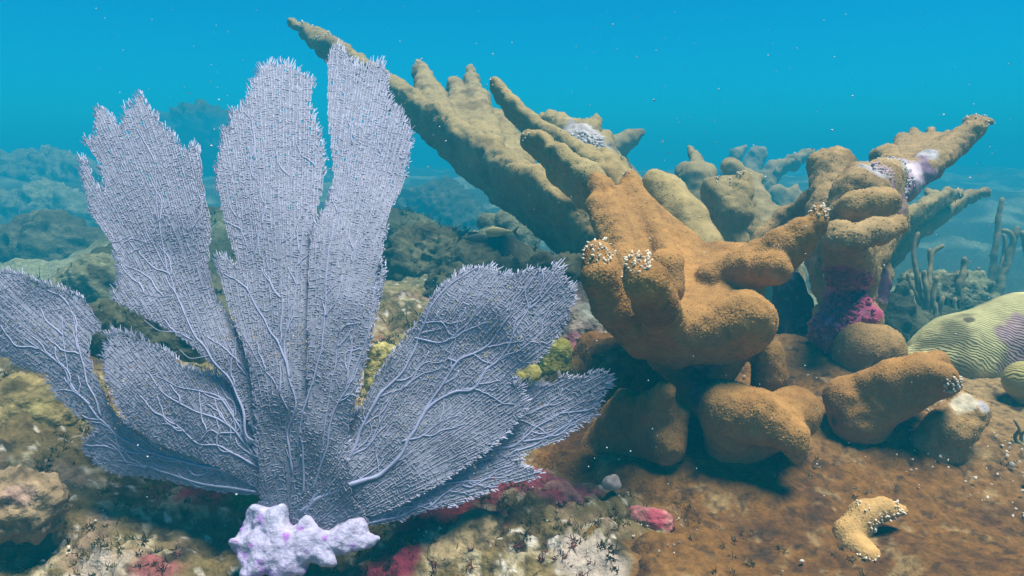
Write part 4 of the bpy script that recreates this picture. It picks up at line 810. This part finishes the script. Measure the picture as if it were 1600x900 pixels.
# ------------------------------------------------------------------ small loose things and turf
q_, t_ = ground_hit(955, 772)
V, F = blob([(q_ + [0, 0, .010], q_ + [.004, 0, .014], .011, .008), (q_ + [-.006, 0, .006], q_ + [.008, -.004, .006], .009, .007)], [], .0018, .005)
snail = link('sea_snail', make_mesh('snail_shell', V - q_, [F], M_SHELL, np.broadcast_to(np.array([.40, .30, .26]), V.shape) * (1 + .5 * fbm(V * 150, 2, 121))[:, None]), loc=tuple(q_ + [0, 0, .01])); tag(snail, 'tiny pale round snail shell on the brown crust left of the coral foot', 'shell')

# white grit and barnacles on the crust and the rubble
n = 7000; gx = rng.uniform(-1.0, 1.5, n); gy = rng.uniform(.72, 1.9, n); gd = poly_dist(np.stack([gx, gy], -1), CRUST)
den = vnoise(np.stack([gx * 6, gy * 6, np.zeros(n)], -1), 122); keepg = (den > -.05) & (rng.random(n) < np.where(gd > 0, .42 + .40 * sstep(.55, .8, gx), .5)); gx, gy, gd = gx[keepg], gy[keepg], gd[keepg]
gz = ground(gx, gy) + np.where(gd > .02, .026, .004); nn_ = np.tile([0, 0, 1.0], (len(gx), 1)) + rng.normal(0, .35, (len(gx), 3)); nn_ /= np.linalg.norm(nn_, axis=1, keepdims=True)
gr = rng.lognormal(-6.75, .45, len(gx)) * (1 + .9 * sstep(.55, .75, gx) * (rng.random(len(gx)) < .35)); A2, T2 = nodules(np.stack([gx, gy, gz], -1), nn_, gr, gr * rng.uniform(.5, 1.1, len(gx)))
A2 = A2 + rng.normal(0, .00055, A2.shape)
grit = link('shell_grit', make_mesh('shell_grit', A2, [T2], M_SHELL, np.repeat(np.array([.55, .48, .38]) * rng.uniform(.5, 1.25, (len(gx), 1)), 9, 0))); tag(grit, 'scattered pale shell grit and barnacles on crust and rubble', 'grit', kind='stuff')

# turf algae: short curly filaments in tufts
def turf(n, x0, x1, y0, y1, per, hgt, wid, seed, colours, dens_f, thr, label, name, on_crust=False):
    r_ = np.random.default_rng(seed); x = r_.uniform(x0, x1, n); y = r_.uniform(y0, y1, n); q = np.stack([x, y, np.zeros(n)], -1)
    pd = poly_dist(q[:, :2], CRUST); ok = ((pd > .03) if on_crust else (pd < -.01)) & (fbm(q * dens_f, 3, seed) > thr) & (np.abs(np.arctan2(x, y)) < .75) ; x, y, q = x[ok], y[ok], q[ok]; m = len(x)
    z = ground(x, y) + (.022 if on_crust else 0); cc = np.array(colours)[np.clip(((fbm(q * 9, 3, seed + 1) + .5) * len(colours)).astype(int), 0, len(colours) - 1)]
    b = np.repeat(np.stack([x, y, z - .002], -1), per, 0); k = len(b); b = b + np.concatenate([r_.normal(0, wid * 2.5, (k, 2)), np.zeros((k, 1))], 1)
    sc = np.repeat(r_.uniform(.5, 1.4, m), per) * hgt * r_.uniform(.6, 1.2, k)
    d1 = r_.normal(0, 1, (k, 3)); d1[:, 2] = np.abs(d1[:, 2]) + .35; d1 /= np.linalg.norm(d1, axis=1, keepdims=True); d2 = d1 + r_.normal(0, .75, (k, 3))
    p1 = b + d1 * (sc * .55)[:, None]; p2 = p1 + d2 * (sc * .5)[:, None]
    V1, F1 = prisms(b, p1, wid, wid * .8, 3); V2, F2 = spikes(p1, p2, wid * .85, 3)
    ck = np.repeat(cc, per, 0) * r_.uniform(.6, 1.4, (k, 1))
    o = link(name, make_mesh(name, np.vstack([V1, V2]), [F1, F2 + len(V1)], M_ALGAE, np.vstack([np.repeat(ck, 6, 0), np.repeat(ck, 4, 0)]), smooth=False)); tag(o, label, 'algae', kind='stuff')
turf(4500, -1.1, .35, .75, 1.9, 9, .010, .0010, 131, [(.09, .065, .028), (.15, .11, .04), (.22, .17, .065), (.12, .12, .04), (.05, .035, .018), (.17, .06, .05)], 6, -.12, 'short brown and olive turf algae on the near rubble', 'turf_algae')
turf(6000, -4.5, 3.6, 1.8, 6.5, 7, .034, .0026, 151, [(.08, .08, .03), (.14, .13, .05), (.22, .21, .09), (.10, .12, .04)], 2.6, -.02, 'bushy green-brown weed on the hazy middle seabed', 'seaweed')

turf(1500, .1, 1.5, .72, 1.7, 8, .007, .0008, 171, [(.10, .06, .025), (.20, .14, .06), (.06, .04, .02), (.28, .22, .12)], 7, .12, 'sparse brown tufts growing on the coral crust', 'crust_turf', True)

# suspended specks in the water
n = 700; sx = rng.uniform(150, 1590, n); sy = rng.uniform(10, 780, n); sd = rng.uniform(.55, 2.4, n); sp = P(sx, sy, sd); sp = sp[sp[:, 2] > ground(sp[:, 0], sp[:, 1]) + .05]
nn_ = rng.normal(0, 1, sp.shape); nn_ /= np.linalg.norm(nn_, axis=1, keepdims=True); rs = rng.uniform(.0004, .0011, len(sp)); A2, T2 = nodules(sp, nn_, rs, rs)
sn = link('suspended_specks', make_mesh('suspended_specks', A2, [T2], M_SHELL, np.full((len(A2), 3), .6))); tag(sn, 'pale specks of silt drifting in the water', 'silt', kind='stuff')

# ------------------------------------------------------------------ the water itself: one even volume
x0, x1, y0, y1, z0, z1 = -64, 64, -64, 64, float(GZ.min()) - 1.0, 1.35
V = np.array([[x, y, z] for x in (x0, x1) for y in (y0, y1) for z in (z0, z1)]); F = np.array([[0, 1, 3, 2], [4, 6, 7, 5], [0, 4, 5, 1], [2, 3, 7, 6], [0, 2, 6, 4], [1, 5, 7, 3]])
hm = bpy.data.materials.new('sea_haze'); hm.use_nodes = True; hn = hm.node_tree; hn.nodes.clear(); ho = hn.nodes.new('ShaderNodeOutputMaterial'); hv = hn.nodes.new('ShaderNodeVolumePrincipled')
hv.inputs['Density'].default_value = HAZE_DENSITY; hv.inputs['Color'].default_value = HAZE_COLOR + (1,); hv.inputs['Absorption Color'].default_value = (0, 0, 0, 1); hv.inputs['Anisotropy'].default_value = 0.0
hn.links.new(hv.outputs[0], ho.inputs['Volume'])
haze = link('haze', make_mesh('haze', V, [F], hm, smooth=False)); haze['kind'] = 'stuff'
print('TRIS', sum(len(o.data.loops) - 2 * len(o.data.polygons) for o in scene.objects if o.type == 'MESH'))
